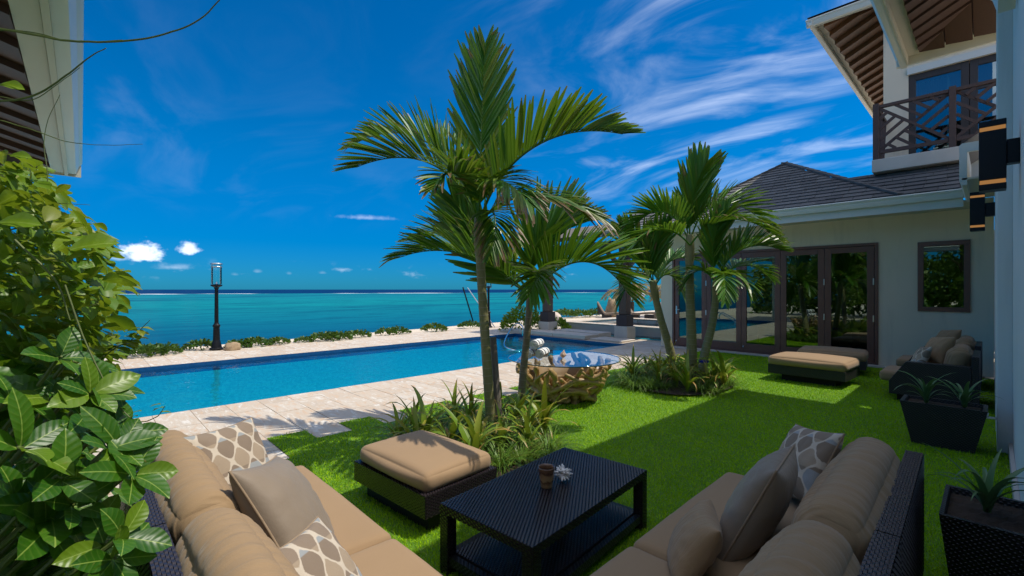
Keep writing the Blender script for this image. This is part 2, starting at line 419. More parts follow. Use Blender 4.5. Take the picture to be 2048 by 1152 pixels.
    simple('white_paint', (.62, .63, .58), .42, var=.06, nscale=2.5, bump=.05, coord='World')
    simple('cream_paint', (.52, .50, .40), .5, var=.08, nscale=2.5, bump=.05, coord='World')
    # timber
    def wood(name, c1, c2, rough=.55, scale=(1, 1, 1), coat=0.0, axis='Object'):
        t = NT(name); r = t.rand(); v0 = t.coord(axis, scale)
        cm = t.N.new('ShaderNodeVectorMath'); cm.operation = 'MULTIPLY_ADD'; t.L.new(r, cm.inputs[0]); cm.inputs[1].default_value = (9, 7, 5); t.L.new(v0, cm.inputs[2]); v = cm.outputs[0]
        n = t.noise(v, 6, 6, .6, .6); w = t.noise(v, 22, 4, .6)
        c = t.mix(n, c1, c2); c = t.mix(t.math('MULTIPLY', w, .35), c, tuple(x * .5 for x in c1)); c = t.mix(t.math('MULTIPLY', r, .45), c, tuple(x * .55 for x in c2))
        t.done(t.pbr(c, rough, normal=t.bump(n, .25, .004), coat=coat))
    wood('soffit_wood', (.040, .016, .007), (.095, .042, .019), .55, (2.5, 12, 12), axis='World')
    wood('soffit_wood_across', (.040, .016, .007), (.095, .042, .019), .55, (12, 2.5, 12), axis='World')
    wood('soffit_wood_warm', (.11, .046, .018), (.23, .105, .045), .55, (2.5, 12, 12), axis='World')
    wood('door_wood', (.150, .064, .044), (.24, .108, .074), .4, (10, 10, 1.5), .15)
    wood('rail_wood', (.050, .030, .027), (.095, .058, .050), .65, (6, 6, 6))
    wood('post_wood', (.090, .050, .032), (.19, .11, .07), .65, (10, 10, 1.2))
    wood('grey_wood', (.12, .10, .08), (.26, .22, .18), .8, (2, 9, 9))
    wood('drift_wood', (.38, .205, .070), (.62, .40, .175), .5, (5, 5, 5))
    wood('drift_wood_dark', (.24, .125, .045), (.40, .24, .10), .6, (5, 5, 5))
    t = NT('shingle'); v = t.coord('World'); r = t.rand()
    c = t.mix(r, (.085, .082, .080), (.150, .145, .140)); c = t.mix(t.math('MULTIPLY', t.noise(v, 14, 5), .4), c, (.045, .043, .046)); c = t.mix(t.math('MULTIPLY', t.mr(t.noise(v, 2, 4), .55, .75), .35), c, (.16, .15, .14))
    t.done(t.pbr(c, .75, normal=t.bump(t.noise(v, 60, 4), .5, .006)))
    # wicker: dark resin strand
    for nm, two in (('wicker', False), ('wicker_fine', True)):
        t = NT(nm); v = t.coord('Object'); r = t.noise(v, 55, 2)
        c = t.mix(r, (.013, .012, .016), (.034, .024, .026))
        nb = None
        if two:
            sx, sy, sz = t.sep(v); P = 2 * PI / .030
            hsum = t.math('ADD', sx, sy)
            row = t.math('FLOOR', t.math('DIVIDE', sz, .013))
            ph = t.math('MULTIPLY', t.math('MODULO', row, 2.0), PI)
            a = t.math('ABSOLUTE', t.math('SINE', t.math('MULTIPLY_ADD', hsum, P, ph)))
            b = t.math('ABSOLUTE', t.math('SINE', t.math('MULTIPLY', sz, PI / .013)))
            h = t.math('MULTIPLY', t.math('MAXIMUM', t.math('SINE', t.math('MULTIPLY_ADD', hsum, P, ph)), 0.0), b)
            nb = t.bump(h, 1.0, .006); c = t.mix(h, (.006, .006, .008), c)
        t.done(t.pbr(c, .27 if not two else .40, normal=nb, spec=.65))
    simple('wicker_core', (.006, .006, .007), .7)
    # fabrics
    def fabric(name, c1, c2, wr=(2.5, 14, 14), rough=.85, wst=.45):
        t = NT(name); v = t.coord('Object'); r = t.rand()
        n = t.noise(t.coord('Object', wr), 1.5, 4, .55, .4)
        we = t.math('ADD', t.wave(v, 260, 0, 0, dir='X'), t.wave(v, 260, 0, 0, dir='Y'))
        f = t.noise(v, 300, 2)
        c = t.mix(n, c1, c2); c = t.mix(t.math('MULTIPLY', f, .25), c, tuple(x * .7 for x in c1)); c = t.mix(t.math('MULTIPLY', r, .10), c, tuple(x * .8 for x in c1))
        nb = t.bump(f, .25, .002, t.bump(n, wst, .012))
        t.done(t.pbr(c, rough, normal=nb, spec=.2, sheen=.15))
    fabric('tan_fabric', (.315, .205, .112), (.365, .242, .135), (2, 2, 2), wst=.2)
    fabric('tan_fabric_wrinkled', (.300, .200, .110), (.360, .240, .132), (15, 2.2, 2.2), wst=.8)
    fabric('taupe_fabric', (.225, .175, .128), (.285, .225, .165), (5, 3, 3), rough=.5, wst=.7)
    fabric('piping_fabric', (.26, .185, .115), (.32, .23, .15), (9, 9, 9))
    t = NT('ogee_fabric'); v = t.coord('Object'); x, y, z = t.sep(v)
    wob = t.math('MULTIPLY', t.math('SUBTRACT', t.noise(v, 60, 3), .5), .8)
    kx, ky = 2 * PI / .125, 2 * PI / .175
    yy = t.math('MULTIPLY_ADD', t.math('SINE', t.math('MULTIPLY', y, ky)), .014, x)
    f = t.math('ADD', t.math('COSINE', t.math('MULTIPLY', x, kx)), t.math('COSINE', t.math('MULTIPLY', y, ky)))
    f2 = t.math('ADD', f, t.math('MULTIPLY', wob, .5))
    af = t.math('ABSOLUTE', f2)
    cell = t.mr(f2, -.01, .01)
    rowsel = t.mr(t.math('SINE', t.math('MULTIPLY_ADD', y, ky / 2, .8)), -.05, .05)
    ca = t.mix(rowsel, (.30, .32, .33), (.22, .165, .12)); cb = t.mix(rowsel, (.24, .18, .13), (.35, .27, .19))
    c = t.mix(cell, ca, cb)
    c = t.mix(t.mr(af, .16, .34, 1, 0), c, (.58, .50, .40))
    c = t.mix(t.math('MULTIPLY', t.noise(v, 200, 2), .25), c, (.2, .16, .12))
    t.done(t.pbr(c, .8, normal=t.bump(t.noise(v, 260, 2), .3, .002, t.bump(t.noise(t.coord('Object', (6, 3, 3)), 2, 3), .5, .012)), spec=.2, sheen=.15))
    # foliage
    def leafmat(name, c1, c2, tr, rough=.35, trf=.3, veins=0.0, coat=0.0, isl=False, yellow=None, dry=(.30, .20, .09)):
        t = NT(name); v = t.coord('Object'); r = t.island() if isl else t.rand()
        c = t.mix(r, c1, c2)
        if yellow: c = t.mix(t.mr(r, .60, .95), c, yellow)
        c = t.mix(t.math('MULTIPLY', t.noise(v, 12, 4), .3), c, tuple(q * .6 for q in c1))
        if veins: c = t.mix(t.math('MULTIPLY', t.mr(t.noise(t.coord('World'), 55, 3, .7), .66, .72), .55), c, (.22, .17, .04))
        nb = None
        if veins:
            x, y, z = t.sep(v); ax = t.math('ABSOLUTE', x)
            ph = t.math('MULTIPLY', t.math('SUBTRACT', y, t.math('MULTIPLY', ax, .75)), 2 * PI / .021)
            vn = t.math('POWER', t.math('MULTIPLY_ADD', t.math('COSINE', ph), .5, .5), 8.0)
            mid = t.mr(ax, .0008, .0024, 1, 0)
            c = t.mix(t.math('MULTIPLY', t.math('MAXIMUM', t.math('MULTIPLY', vn, .12), t.math('MULTIPLY', mid, .85)), veins), c, (.30, .42, .08))
            nb = t.bump(t.math('MULTIPLY_ADD', t.math('COSINE', ph), .5, t.noise(v, 25, 2)), .22, .003)
        a = t.attr()
        c = t.mix(t.mr(a, .15, .85), c, dry)
        tc = t.mix(.6, c, tr)
        t.done(t.mixs(trf, t.pbr(c, rough, normal=nb, coat=coat, spec=.45), t.shader('ShaderNodeBsdfTranslucent', tc)))
    leafmat('glossy_leaf', (.026, .110, .006), (.075, .200, .010), (.26, .42, .012), .38, .32, 1.0, .0, yellow=(.15, .26, .012))
    leafmat('vine_leaf', (.10, .21, .010), (.22, .33, .016), (.34, .44, .02), .42, .36, .6, yellow=(.24, .27, .02))
    leafmat('vine_leaf_mass', (.09, .20, .010), (.20, .32, .016), (.32, .42, .02), .45, .36, 0, isl=True, yellow=(.22, .25, .02))
    leafmat('palm_leaf', (.030, .135, .008), (.085, .220, .012), (.22, .34, .015), .42, .24, 0, isl=True, yellow=(.17, .22, .012), dry=(.17, .10, .04))
    leafmat('palm_leaf_bright', (.050, .170, .012), (.11, .265, .018), (.22, .36, .02), .36, .26, 0, isl=True, yellow=(.15, .22, .015), dry=(.18, .11, .045))
    leafmat('strap_leaf', (.14, .25, .016), (.26, .36, .022), (.30, .34, .03), .42, .26, 0, yellow=(.34, .29, .025), dry=(.46, .27, .08))
    leafmat('sedge', (.085, .20, .016), (.18, .31, .030), (.22, .32, .03), .45, .2, 0, isl=True, yellow=(.18, .21, .04))
    leafmat('shore_leaf', (.035, .100, .012), (.080, .165, .018), (.2, .3, .02), .5, .22, 0, isl=True)
    leafmat('agave_leaf', (.075, .17, .055), (.12, .24, .08), (.15, .25, .05), .4, .12, 0)
    leafmat('tree_leaf', (.060, .15, .010), (.15, .27, .015), (.2, .3, .02), .5, .28, 0, isl=True, yellow=(.16, .24, .02))
    leafmat('dry_frond', (.22, .16, .06), (.34, .27, .10), (.4, .3, .1), .6, .25, 0, isl=True)
    simple('stem', (.105, .135, .028), .6, var=.3, nscale=20)
    simple('bark', (.085, .060, .040), .85, var=.35, nscale=14, bump=.5)
    for nm, g1, g2 in (('palm_trunk', (.180, .195, .060), (.290, .240, .120)), ('palm_trunk_dark', (.17, .145, .08), (.25, .19, .12))):
        t = NT(nm); v = t.coord('Object'); x, y, z = t.sep(v); n = t.noise(v, 9, 5); wv = t.noise(t.coord('Object', (14, 14, 2)), 3, 4)
        c = t.mix(n, g1, g2); c = t.mix(t.math('MULTIPLY', wv, .5), c, tuple(q * .55 for q in g1))
        c = t.mix(t.mr(t.attr(), .4, .9), c, (.30, .27, .20))
        t.done(t.pbr(c, .6, normal=t.bump(wv, .3, .006)))
    # metals, ceramics, odds
    simple('black_metal', (.012, .013, .015), .42, .6, var=.2, spec=.5)
    simple('steel', (.72, .73, .74), .16, 1.0, var=.05)
    simple('hinge_metal', (.62, .62, .60), .3, 1.0)
    simple('bronze_metal', (.09, .035, .03), .5, .2)
    simple('planter_dark', (.010, .010, .012), .5, bump=.2)
    t = NT('glazed_clay'); v = t.coord('Object'); x, y, z = t.sep(v); n = t.noise(v, 26, 4, .6, .5)
    f = t.math('MULTIPLY_ADD', n, .05, z)
    c = t.ramp(t.mr(f, 0, .13, smooth=False), [(0, (.36, .235, .105)), (.36, (.30, .19, .085)), (.50, (.10, .045, .02)), (.56, (.30, .20, .09)), (.80, (.27, .165, .08)), (.92, (.07, .03, .016)), (1, (.16, .08, .04))])
    t.done(t.pbr(c, .25, coat=.3, normal=t.bump(n, .2, .004)))
    simple('white_shell', (.74, .70, .66), .45, var=.12, nscale=30, bump=.4)
    simple('pink_shell', (.72, .50, .36), .4, var=.25, nscale=30)
    t = NT('towel'); v = t.coord('Object'); x, y, z = t.sep(v)
    st = t.attr()
    c = t.mix(t.mr(st, .45, .55), (.76, .76, .74), (.045, .060, .085)); t.done(t.pbr(c, .95, normal=t.bump(t.noise(v, 240, 2), .7, .004), spec=.1))
    simple('rock', (.34, .24, .14), .9, var=.4, nscale=9, bump=.8)
    simple('pale_rock', (.55, .46, .38), .9, var=.35, nscale=6, bump=.8)
    simple('limestone', (.56, .50, .43), .8, var=.15, nscale=4, bump=.3)
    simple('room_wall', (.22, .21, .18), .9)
    simple('room_floor', (.30, .26, .21), .3)
    simple('curtain', (.10, .33, .34), .9, var=.3)
    simple('dark_furniture', (.04, .03, .025), .5)
    simple('blue_tape', (.01, .02, .25), .5)
    simple('lounge_fabric', (.20, .155, .115), .9)
    t = NT('lamp_glow'); e = t.N.new('ShaderNodeEmission'); e.inputs[0].default_value = (1.0, .48, .16, 1); e.inputs[1].default_value = .16; t.done(e.outputs[0])
    t = NT('ceiling_spot'); e = t.N.new('ShaderNodeEmission'); e.inputs[0].default_value = (1.0, .8, .5, 1); e.inputs[1].default_value = 6; t.done(e.outputs[0])
make_materials()
# ---------------------------------------------------------------- setting
def shore_x(y):
    pts = [(-70, -15.6), (0, -16.1), (10, -16.9), (16, -17.6), (25, -18.2), (40, -19.5), (70, -24), (130, -40)]
    for (a, xa), (b, xb) in zip(pts, pts[1:]):
        if y <= b: return lerp(xa, xb, (y - a) / (b - a))
    return pts[-1][1]
PX0, PX1, PY0, PY1 = -12.4, -7.55, -1.3, 11.9        # pool
ROW = 0.41
def lawn_edge(k):            # where row k of the paving stops and the turf starts
    y = 1.49 + ROW * k
    fixed = {-1: -4.72, 0: -5.52, 1: -5.15, 2: -5.55, 3: -5.14, 4: -5.56}
    if k in fixed: return fixed[k]
    q = random.Random(k * 31 + 5)
    if k < -1: return -4.72 + q.choice((0, .35, -.3))
    return -5.34 + q.uniform(-.03, .03) if k > 9 else -5.35 + q.choice((-.2, 0.05, .2))
K0, K1 = -30, 26

def build_ground():
    mb = MB()
    ys = [-70, -40, -20, -8, PY0, 4, PY1, 16, 25, 40, 70, 130]
    def quad(x0, x1, y0, y1, x0b=None):
        x0b = x0 if x0b is None else x0b
        mb.add([(x0, y0, -.05), (x1, y0, -.05), (x1, y1, -.05), (x0b, y1, -.05)], [(0, 1, 2, 3)])
    for a, b in zip(ys, ys[1:]):
        inside = a >= PY0 and b <= PY1
        quad(shore_x(a), PX0, a, b, shore_x(b))
        if not inside: quad(PX0, PX1, a, b)
        quad(PX1, 90, a, b)
    struct('ground', mb, 'sand')
    # sea wall of rough rock below the terrace edge
    mb = MB(); n = 110
    def fn(u, v):
        y = lerp(-60, 120, u); x = shore_x(y)
        q = mnoise.noise(Vector((y * .8, v * 3, 0))) * .35 * v
        return (x + q - v * 1.1, y, lerp(-.05, -2.2, v))
    mb.grid(fn, n, 5, flip=True)
    struct('shore_rock', mb, 'pale_rock')
    mb = MB(); S = 30000
    mb.add([(-S, -S, -1.5), (S, -S, -1.5), (S, S, -1.5), (-S, S, -1.5)], [(0, 1, 2, 3)])
    struct('sea', mb, 'sea_water')
build_ground()

def chamfer_box():
    bm = bmesh.new(); bmesh.ops.create_cube(bm, size=1)
    bmesh.ops.bevel(bm, geom=[e for e in bm.edges if all(v.co.z > 0 for v in e.verts)], offset=.014, segments=1, affect='EDGES')
    me = bpy.data.meshes.new('paving_stone'); bm.to_mesh(me); bm.free(); me.materials.append(MAT['paver']); return me

def build_terrace():
    mb = MB()
    def sheet(x0, x1, y0, y1): mb.add([(x0, y0, -.010), (x1, y0, -.010), (x1, y1, -.010), (x0, y1, -.010)], [(0, 1, 2, 3)])
    sheet(PX1, -4.4, -6, PY1); sheet(-15.3, PX0, -6, PY1); sheet(PX0, PX1, -6, PY0); sheet(-15.3, -5.2, PY1, 30)
    ter = struct('terrace', mb, 'grout')
    rr = random.Random(11); stones = []
    for k in range(-14, 68):
        y0 = 1.49 + ROW * k; y1 = y0 + ROW
        spans = []
        if y1 <= PY0 + .2 or y0 >= PY1 - .05: 
            hi = lawn_edge(k) if y0 < 12.0 else -5.2
            spans.append((-15.3, hi))
        else:
            spans += [(-15.3, PX0), (PX1, lawn_edge(k) if y0 < 12.0 else -5.2)]
        for a, b in spans:
            x = a
            while x < b - .02:
                l = rr.choice((.32, .41, .55, .62, .82)) * rr.uniform(.92, 1.08)
                if b - (x + l) < .25: l = b - x
                cy = (y0 + y1) / 2; cx = x + l / 2
                if not (-12.3 < cx < -6.95 and 13.0 < cy < 18.6):
                    Z = depth((cx, cy)); X = cx * RX + cy * RY
                    if Z > .6 and abs(X / Z) < 1.25:
                        stones.append((l * ROW * 1.65 / Z ** 3, cx, cy, l, y1 - y0, rr.uniform(-.0025, .0015)))
                x += l
    stones.sort(reverse=True)
    me = chamfer_box(); far = MB(); g = .006
    for i, (sz, cx, cy, l, w, dz) in enumerate(stones):
        if i < 299:
            o = obj('paving_stone', me, None, ter); o.location = (cx, cy, -.0205 + dz); o.scale = (l - g, w - g, .041)
        elif depth((cx, cy)) < 34:
            far.box(cx - (l - g) / 2, cx + (l - g) / 2, cy - (w - g) / 2, cy + (w - g) / 2, -.03, dz)
    o = obj('distant_paving', far, 'paver_far', ter); o['kind'] = 'stuff'
    # pale stone kerb between terrace and the planting strip
build_terrace()

def build_pool():
    D = -1.35
    mb = MB()
    def wall(p, q, z0, z1):
        mb.add([(*p, z0), (*q, z0), (*q, z1), (*p, z1)], [(0, 1, 2, 3)])
    c = [(PX0, PY0), (PX1, PY0), (PX1, PY1), (PX0, PY1)]
    mb.add([(x, y, D) for x, y in c], [(0, 1, 2, 3)])
    for i in range(4): wall(c[(i + 1) % 4], c[i], D, -.22)
    # steps and sun shelf at the far end
    mb.box(-10.9, PX1 - .001, 10.5, PY1 - .001, D + .002, -.36)
    for i in range(4):
        mb.box(PX0 + .001, -10.902, PY1 - .45 * (i + 1), PY1 - .45 * i - .002, D + .002, -.30 - .24 * i)
    pool = struct('swimming_pool', mb, 'pool_tile')
    mb = MB()
    for i in range(4): 
        p, q = c[(i + 1) % 4], c[i]; mb.add([(*p, -.22), (*q, -.22), (*q, -.006), (*p, -.006)], [(0, 1, 2, 3)])
    obj('waterline_band', mb, 'pool_band', pool)
    mb = MB(); mb.add([(PX0 + .002, PY0 + .002, -.075), (PX1 - .002, PY0 + .002, -.075), (PX1 - .002, PY1 - .002, -.075), (PX0 + .002, PY1 - .002, -.075)], [(0, 1, 2, 3)])
    w = struct('pool_surface', mb, 'pool_water')
    # raised slabs between pool and spa
    s = thing('stone_platform', 'pale raised stone slabs at the corner between pool and pergola post', 'platform', (0, 0, 0))
    for x0, x1, y0, y1, z in ((-12.3, -10.62, 12.0, 12.75, .13), (-10.6, -9.2, 12.0, 12.75, .13), (-11.2, -9.2, 12.78, 13.5, .16), (-9.1, -7.9, 12.15, 12.95, .05)):
        mb = MB(); mb.box(x0, x1, y0, y1, .002, z); obj('slab', mb, 'limestone', s, bevel=.012)
    # spa with pale rim and blue water
    s = thing('spa_pool', 'pale stone spa with square raised rim and turquoise water under the pergola', 'spa', (0, 0, 0))
    x0, x1, y0, y1 = -12.2, -7.0, 14.3, 18.5
    for a, b, cc, d in ((x0, x1, y0, y0 + .45), (x0, x1, y1 - .45, y1), (x0, x0 + .45, y0 + .452, y1 - .452), (x1 - .45, x1, y0 + .452, y1 - .452)):
        mb = MB(); mb.box(a, b, cc, d, .002, .30); obj('rim', mb, 'limestone', s, bevel=.015)
        mb = MB(); mb.box(a - .03, b + .03, cc - .03, d + .03, .302, .345); obj('coping', mb, 'paver', s, bevel=.01)
    mb = MB(); mb.box(x0 + .452, x1 - .452, y0 + .452, y1 - .452, .003, .10); obj('basin', mb, 'pool_tile', s)
    mb = MB(); mb.box(x0 + .453, x1 - .453, y0 + .453, y1 - .453, .15, .16); obj('water', mb, 'pool_water', s)
    mb = MB(); mb.box(-12.2, -7.0, 13.55, 14.2, .003, .02); ch = obj('channel_bed', mb, 'pool_tile', s)
    mb = MB(); mb.box(-12.19, -7.01, 13.56, 14.19, .03, .035); obj('channel_water', mb, 'pool_water', s)
    for i in range(5):
        mb = MB(); mb.box(-11.4 + i * .9, -10.9 + i * .9, 18.0, 18.045, .12, .28); obj('niche_tile', mb, 'concrete', s)
build_pool()

def build_lawn():
    mb = MB()
    rows = []
    for k in range(K0, K1):
        y0 = 1.49 + ROW * k; y1 = min(y0 + ROW, 12.13)
        if y0 >= 12.13: break
        rows.append((lawn_edge(k), y0, y1))
        mb.add([(lawn_edge(k), y0, .004), (.16, y0, .004), (.16, y1, .004), (lawn_edge(k), y1, .004)], [(0, 1, 2, 3)])
    lawn = struct('lawn', mb, 'turf')
    rng = np.random.default_rng(3)
    V = []; 
    for x0, y0, y1 in rows:
        if y1 < -0.8: continue
        nseg = 14
        for i in range(nseg):
            a = x0 + (.16 - x0) * i / nseg; b = x0 + (.16 - x0) * (i + 1) / nseg
            c = ((a + b) / 2, (y0 + y1) / 2); Z = depth(c); X = c[0] * RX + c[1] * RY
            if Z < 1.2 or abs(X / Z) > 1.25: continue
            dens = min(14000, 52000 / Z ** 1.35)
            n = int((b - a) * (y1 - y0) * dens)
            px = rng.uniform(a, b, n); py = rng.uniform(y0, y1, n); an = rng.uniform(0, 2 * PI, n)
            h = rng.gamma(6, .0028, n) + .004; w = .0016 + .00042 * Z * rng.uniform(.7, 1.3, n); tl = rng.normal(0, .011, (n, 2))
            dx = np.cos(an) * w; dy = np.sin(an) * w
            z0 = np.full(n, .003)
            tri = np.stack([np.stack([px - dx, py - dy, z0], 1), np.stack([px + dx, py + dy, z0], 1), np.stack([px + tl[:, 0], py + tl[:, 1], h], 1)], 1)
            V.append(tri.reshape(-1, 3))
    V = np.concatenate(V).astype(np.float32); n = len(V)
    me = bpy.data.meshes.new('grass'); me.vertices.add(n); me.vertices.foreach_set('co', V.ravel())
    me.loops.add(n); me.loops.foreach_set('vertex_index', np.arange(n, dtype=np.int32))
    me.polygons.add(n // 3); me.polygons.foreach_set('loop_start', np.arange(0, n, 3, dtype=np.int32))
    me.update(); me.validate(); me.materials.append(MAT['grass_blade'])
    o = obj('grass', me, None, None); o['kind'] = 'stuff'; tag(o, 'short bright green turf around the wicker furniture', 'grass')
    print('grass tris', n // 3)
build_lawn()
# ---------------------------------------------------------------- buildings
GY, GZ = 11.1, 3.40          # garden wing eave (outer edge, top of gutter)
FY = 12.4                    # its facade plane
def gutter(name, parent, a, b, outv, mat='white_paint', h=.15, w=.13):
    """ogee gutter from a to b; a,b lie on the top outer edge; outv points away from the house"""
    a = Vector(a); b = Vector(b); o = Vector(outv).normalized()
    prof = [(0, 0), (.012, -.015), (0, -.035), (-.02, -.06), (-.03, -.10), (-.05, -h), (-w, -h), (-w, .0), (-.11, .0), (-.11, -.10), (-.03, -.05), (-.012, 0)]
    mb = MB(); mb.prism(prof, a, o, VUP, b - a); return obj(name, mb, mat, parent)

def garden_wing():
    H = thing('garden_wing', 'single-storey cream house wing with grey hipped tile roof and folding glass doors', 'house', (0, 0, 0))
    D0, D1, DT = -6.35, -1.68, 2.66
    wx0, wx1, wz0, wz1 = -1.05, -.29, 1.21, 2.61
    XL, XR, ZT, TH = -6.71, .02, 3.22, .16
    mb = MB()
    # wall with openings: butted boxes
    mb.box(XL, D0, FY, FY + TH, 0, ZT); mb.box(D0, D1, FY, FY + TH, DT, ZT); mb.box(D1, wx0, FY, FY + TH, 0, ZT)
    mb.box(wx0, wx1, FY, FY + TH, 0, wz0); mb.box(wx0, wx1, FY, FY + TH, wz1, ZT); mb.box(wx1, XR, FY, FY + TH, 0, ZT)
    mb.box(XL, XL + TH, FY + TH, 17.5, 0, ZT)
    obj('wall', mb, 'stucco', H)
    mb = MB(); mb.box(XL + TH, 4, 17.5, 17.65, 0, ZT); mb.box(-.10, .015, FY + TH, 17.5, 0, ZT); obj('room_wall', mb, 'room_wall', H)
    mb = MB(); mb.box(XL + TH, -.101, FY + TH, 17.5, -.04, .02); obj('room_floor', mb, 'room_floor', H)
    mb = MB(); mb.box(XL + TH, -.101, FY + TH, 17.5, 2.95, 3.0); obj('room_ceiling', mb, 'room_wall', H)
    mb = MB(); mb.box(-5.2, -3.6, 17.38, 17.44, .9, 2.1); obj('wall_screen', mb, 'dark_furniture', H); mb = MB(); mb.box(-5.0, -2.6, 15.2, 16.1, .021, .5); obj('room_table', mb, 'dark_furniture', H, bevel=.02)
    mb = MB(); mb.box(-6.6, -1.45, 12.16, FY - .002, 0.0, .035); obj('door_sill', mb, 'limestone', H, bevel=.006)
    # folding doors: five leaves with a small zig
    fr = MB(); fr.box(D0, D1, FY - .03, FY + .08, DT - .06, DT - .002); fr.box(D0 + .001, D0 + .06, FY - .031, FY + .081, .036, DT - .061); fr.box(D1 - .06, D1 - .001, FY - .031, FY + .081, .036, DT - .061)
    fr.box(D0 + .062, D1 - .062, FY - .02, FY + .07, .036, .06)
    obj('door_frame', fr, 'door_wood', H, bevel=.004)
    W = (D1 - D0 - .13) / 5; st = .125
    for i in range(5):
        x0 = D0 + .065 + i * W; x1 = x0 + W - .006; y = FY
        p = MB(); zb, zt = .064, DT - .066
        p.box(x0, x0 + st, y, y + .05, zb, zt); p.box(x1 - st, x1, y, y + .05, zb, zt)
        p.box(x0 + st, x1 - st, y, y + .05, zb, zb + .20); p.box(x0 + st, x1 - st, y, y + .05, zt - .13, zt)
        leaf = obj('door_panel', p, 'door_wood', H, bevel=.005)
        g = MB(); g.add([(x0 + st - .005, y + .022, zb + .195), (x1 - st + .005, y + .022, zb + .195), (x1 - st + .005, y + .022, zt - .125), (x0 + st - .005, y + .022, zt - .125)], [(0, 1, 2, 3)])
        obj('pane', g, 'door_glass', leaf)
        for zz in ((.95, 1.75) if i in (1, 3, 4) else ()):
            q = MB(); xx = x1 if i != 4 else x1 - .01
            if i == 1: xx = x0
            q.box(xx - .012, xx + .012, y - .022, y - .001, zz, zz + .14); obj('hinge', q, 'hinge_metal', leaf, bevel=.003)
        if i in (0, 2):
            q = MB(); q.tube([(x0 + .06, y - .001, .20), (x0 + .06, y - .035, .20), (x0 + .06, y - .04, .17)], .011, 8); obj('bolt', q, 'hinge_metal', leaf)
        if i == 0:
            q = MB(); q.box(x0 + .04, x0 + .075, y - .012, y - .001, .95, 1.18); q.tube([(x0 + .058, y - .012, 1.08), (x0 + .058, y - .055, 1.08), (x0 + .17, y - .055, 1.08)], .009, 8); obj('handle', q, 'hinge_metal', leaf)
    q = MB(); q.box(-4.62, -4.18, 13.0, 13.03, .5, 2.0)
    # side window
    wn = MB(); t = .09
    wn.box(wx0, wx1, FY - .035, FY + .06, wz0, wz0 + t); wn.box(wx0, wx1, FY - .035, FY + .06, wz1 - t, wz1); wn.box(wx0, wx0 + t, FY - .035, FY + .06, wz0 + t, wz1 - t); wn.box(wx1 - t, wx1, FY - .035, FY + .06, wz0 + t, wz1 - t)
    win = obj('window', wn, 'door_wood', H, bevel=.005)
    g = MB(); g.add([(wx0 + t - .01, FY + .01, wz0 + t - .01), (wx1 - t + .01, FY + .01, wz0 + t - .01), (wx1 - t + .01, FY + .01, wz1 - t + .01), (wx0 + t - .01, FY + .01, wz1 - t + .01)], [(0, 1, 2, 3)]); obj('pane', g, 'door_glass', win)
    # soffit and gutter
    mb = MB(); mb.box(-7.3, .018, GY + .12, FY - .001, 3.20, 3.218); obj('soffit', mb, 'cream_paint', H)
    mb = MB(); mb.box(-7.3, -.35, GY + .095, GY + .118, 3.10, 3.36); obj('fascia', mb, 'white_paint', H)
    gutter('gutter', H, (-7.35, GY - .04, GZ), (-.32, GY - .04, GZ), (0, -1, 0))
    for xx in (-5.4, -3.3, -1.5):
        q = MB(); q.lathe([(.045, 0), (.045, .012), (.03, .012)], 12, (xx, GY + .6, 3.186)); obj('soffit_spot', q, 'white_paint', H)
    # roof: hipped front plane
    P = Vector((-3.87, 13.85, 5.06)); Lc = Vector((-6.05, GY, GZ)); Rc = Vector((-1.15, GY, GZ)); B = 2.75
    zt = lambda y: GZ + (P.z - GZ) * (y - GY) / (P.y - GY)
    rf = MB(); e = -.03
    back = Vector((P.x, 16.6, GZ))
    rf.add([Lc + VUP * e, Rc + VUP * e, P + VUP * e, (-6.05, 16.6, GZ + e), (-1.15, 16.6, GZ + e)], [(0, 1, 2), (1, 4, 2), (4, 3, 2), (3, 0, 2)])
    yb = 12.28
    rf.add([(-7.35, GY, GZ + e), (-6.0, GY, GZ + e), (-5.1, yb, zt(yb) + e), (-7.35, yb + 1.2, 3.98)], [(0, 1, 2, 3)])
    rf.add([(-1.2, GY, GZ + e), (-.32, GY, GZ + e), (-.32, yb, zt(yb) + e), (-2.15, yb, zt(yb) + e)], [(0, 1, 2, 3)])
    rf.add([(-7.35, GY, GZ + e), (-7.35, yb + 1.2, 3.98), (-7.35, yb + 1.2, 3.2), (-7.35, GY, 3.2)], [(0, 1, 2, 3)])
    roof = obj('roof', rf, 'shingle', H)
    slope = Vector((0, P.y - GY, P.z - GZ)); SL = slope.length; sd = slope.normalized(); nr = Vector((0, -sd.z, sd.y))
    rows = 17; rh = SL / rows; rr = random.Random(4); tw = .30
    def edges(s):       # x limits of the roof at slope distance s
        f = s / SL; y = GY + (P.y - GY) * f
        return (-7.35 if y < yb - .1 else lerp(Lc.x, P.x, f)) if y < GY + .9 else lerp(Lc.x, P.x, f), (-.33 if y < yb - .02 else lerp(Rc.x, P.x, f))
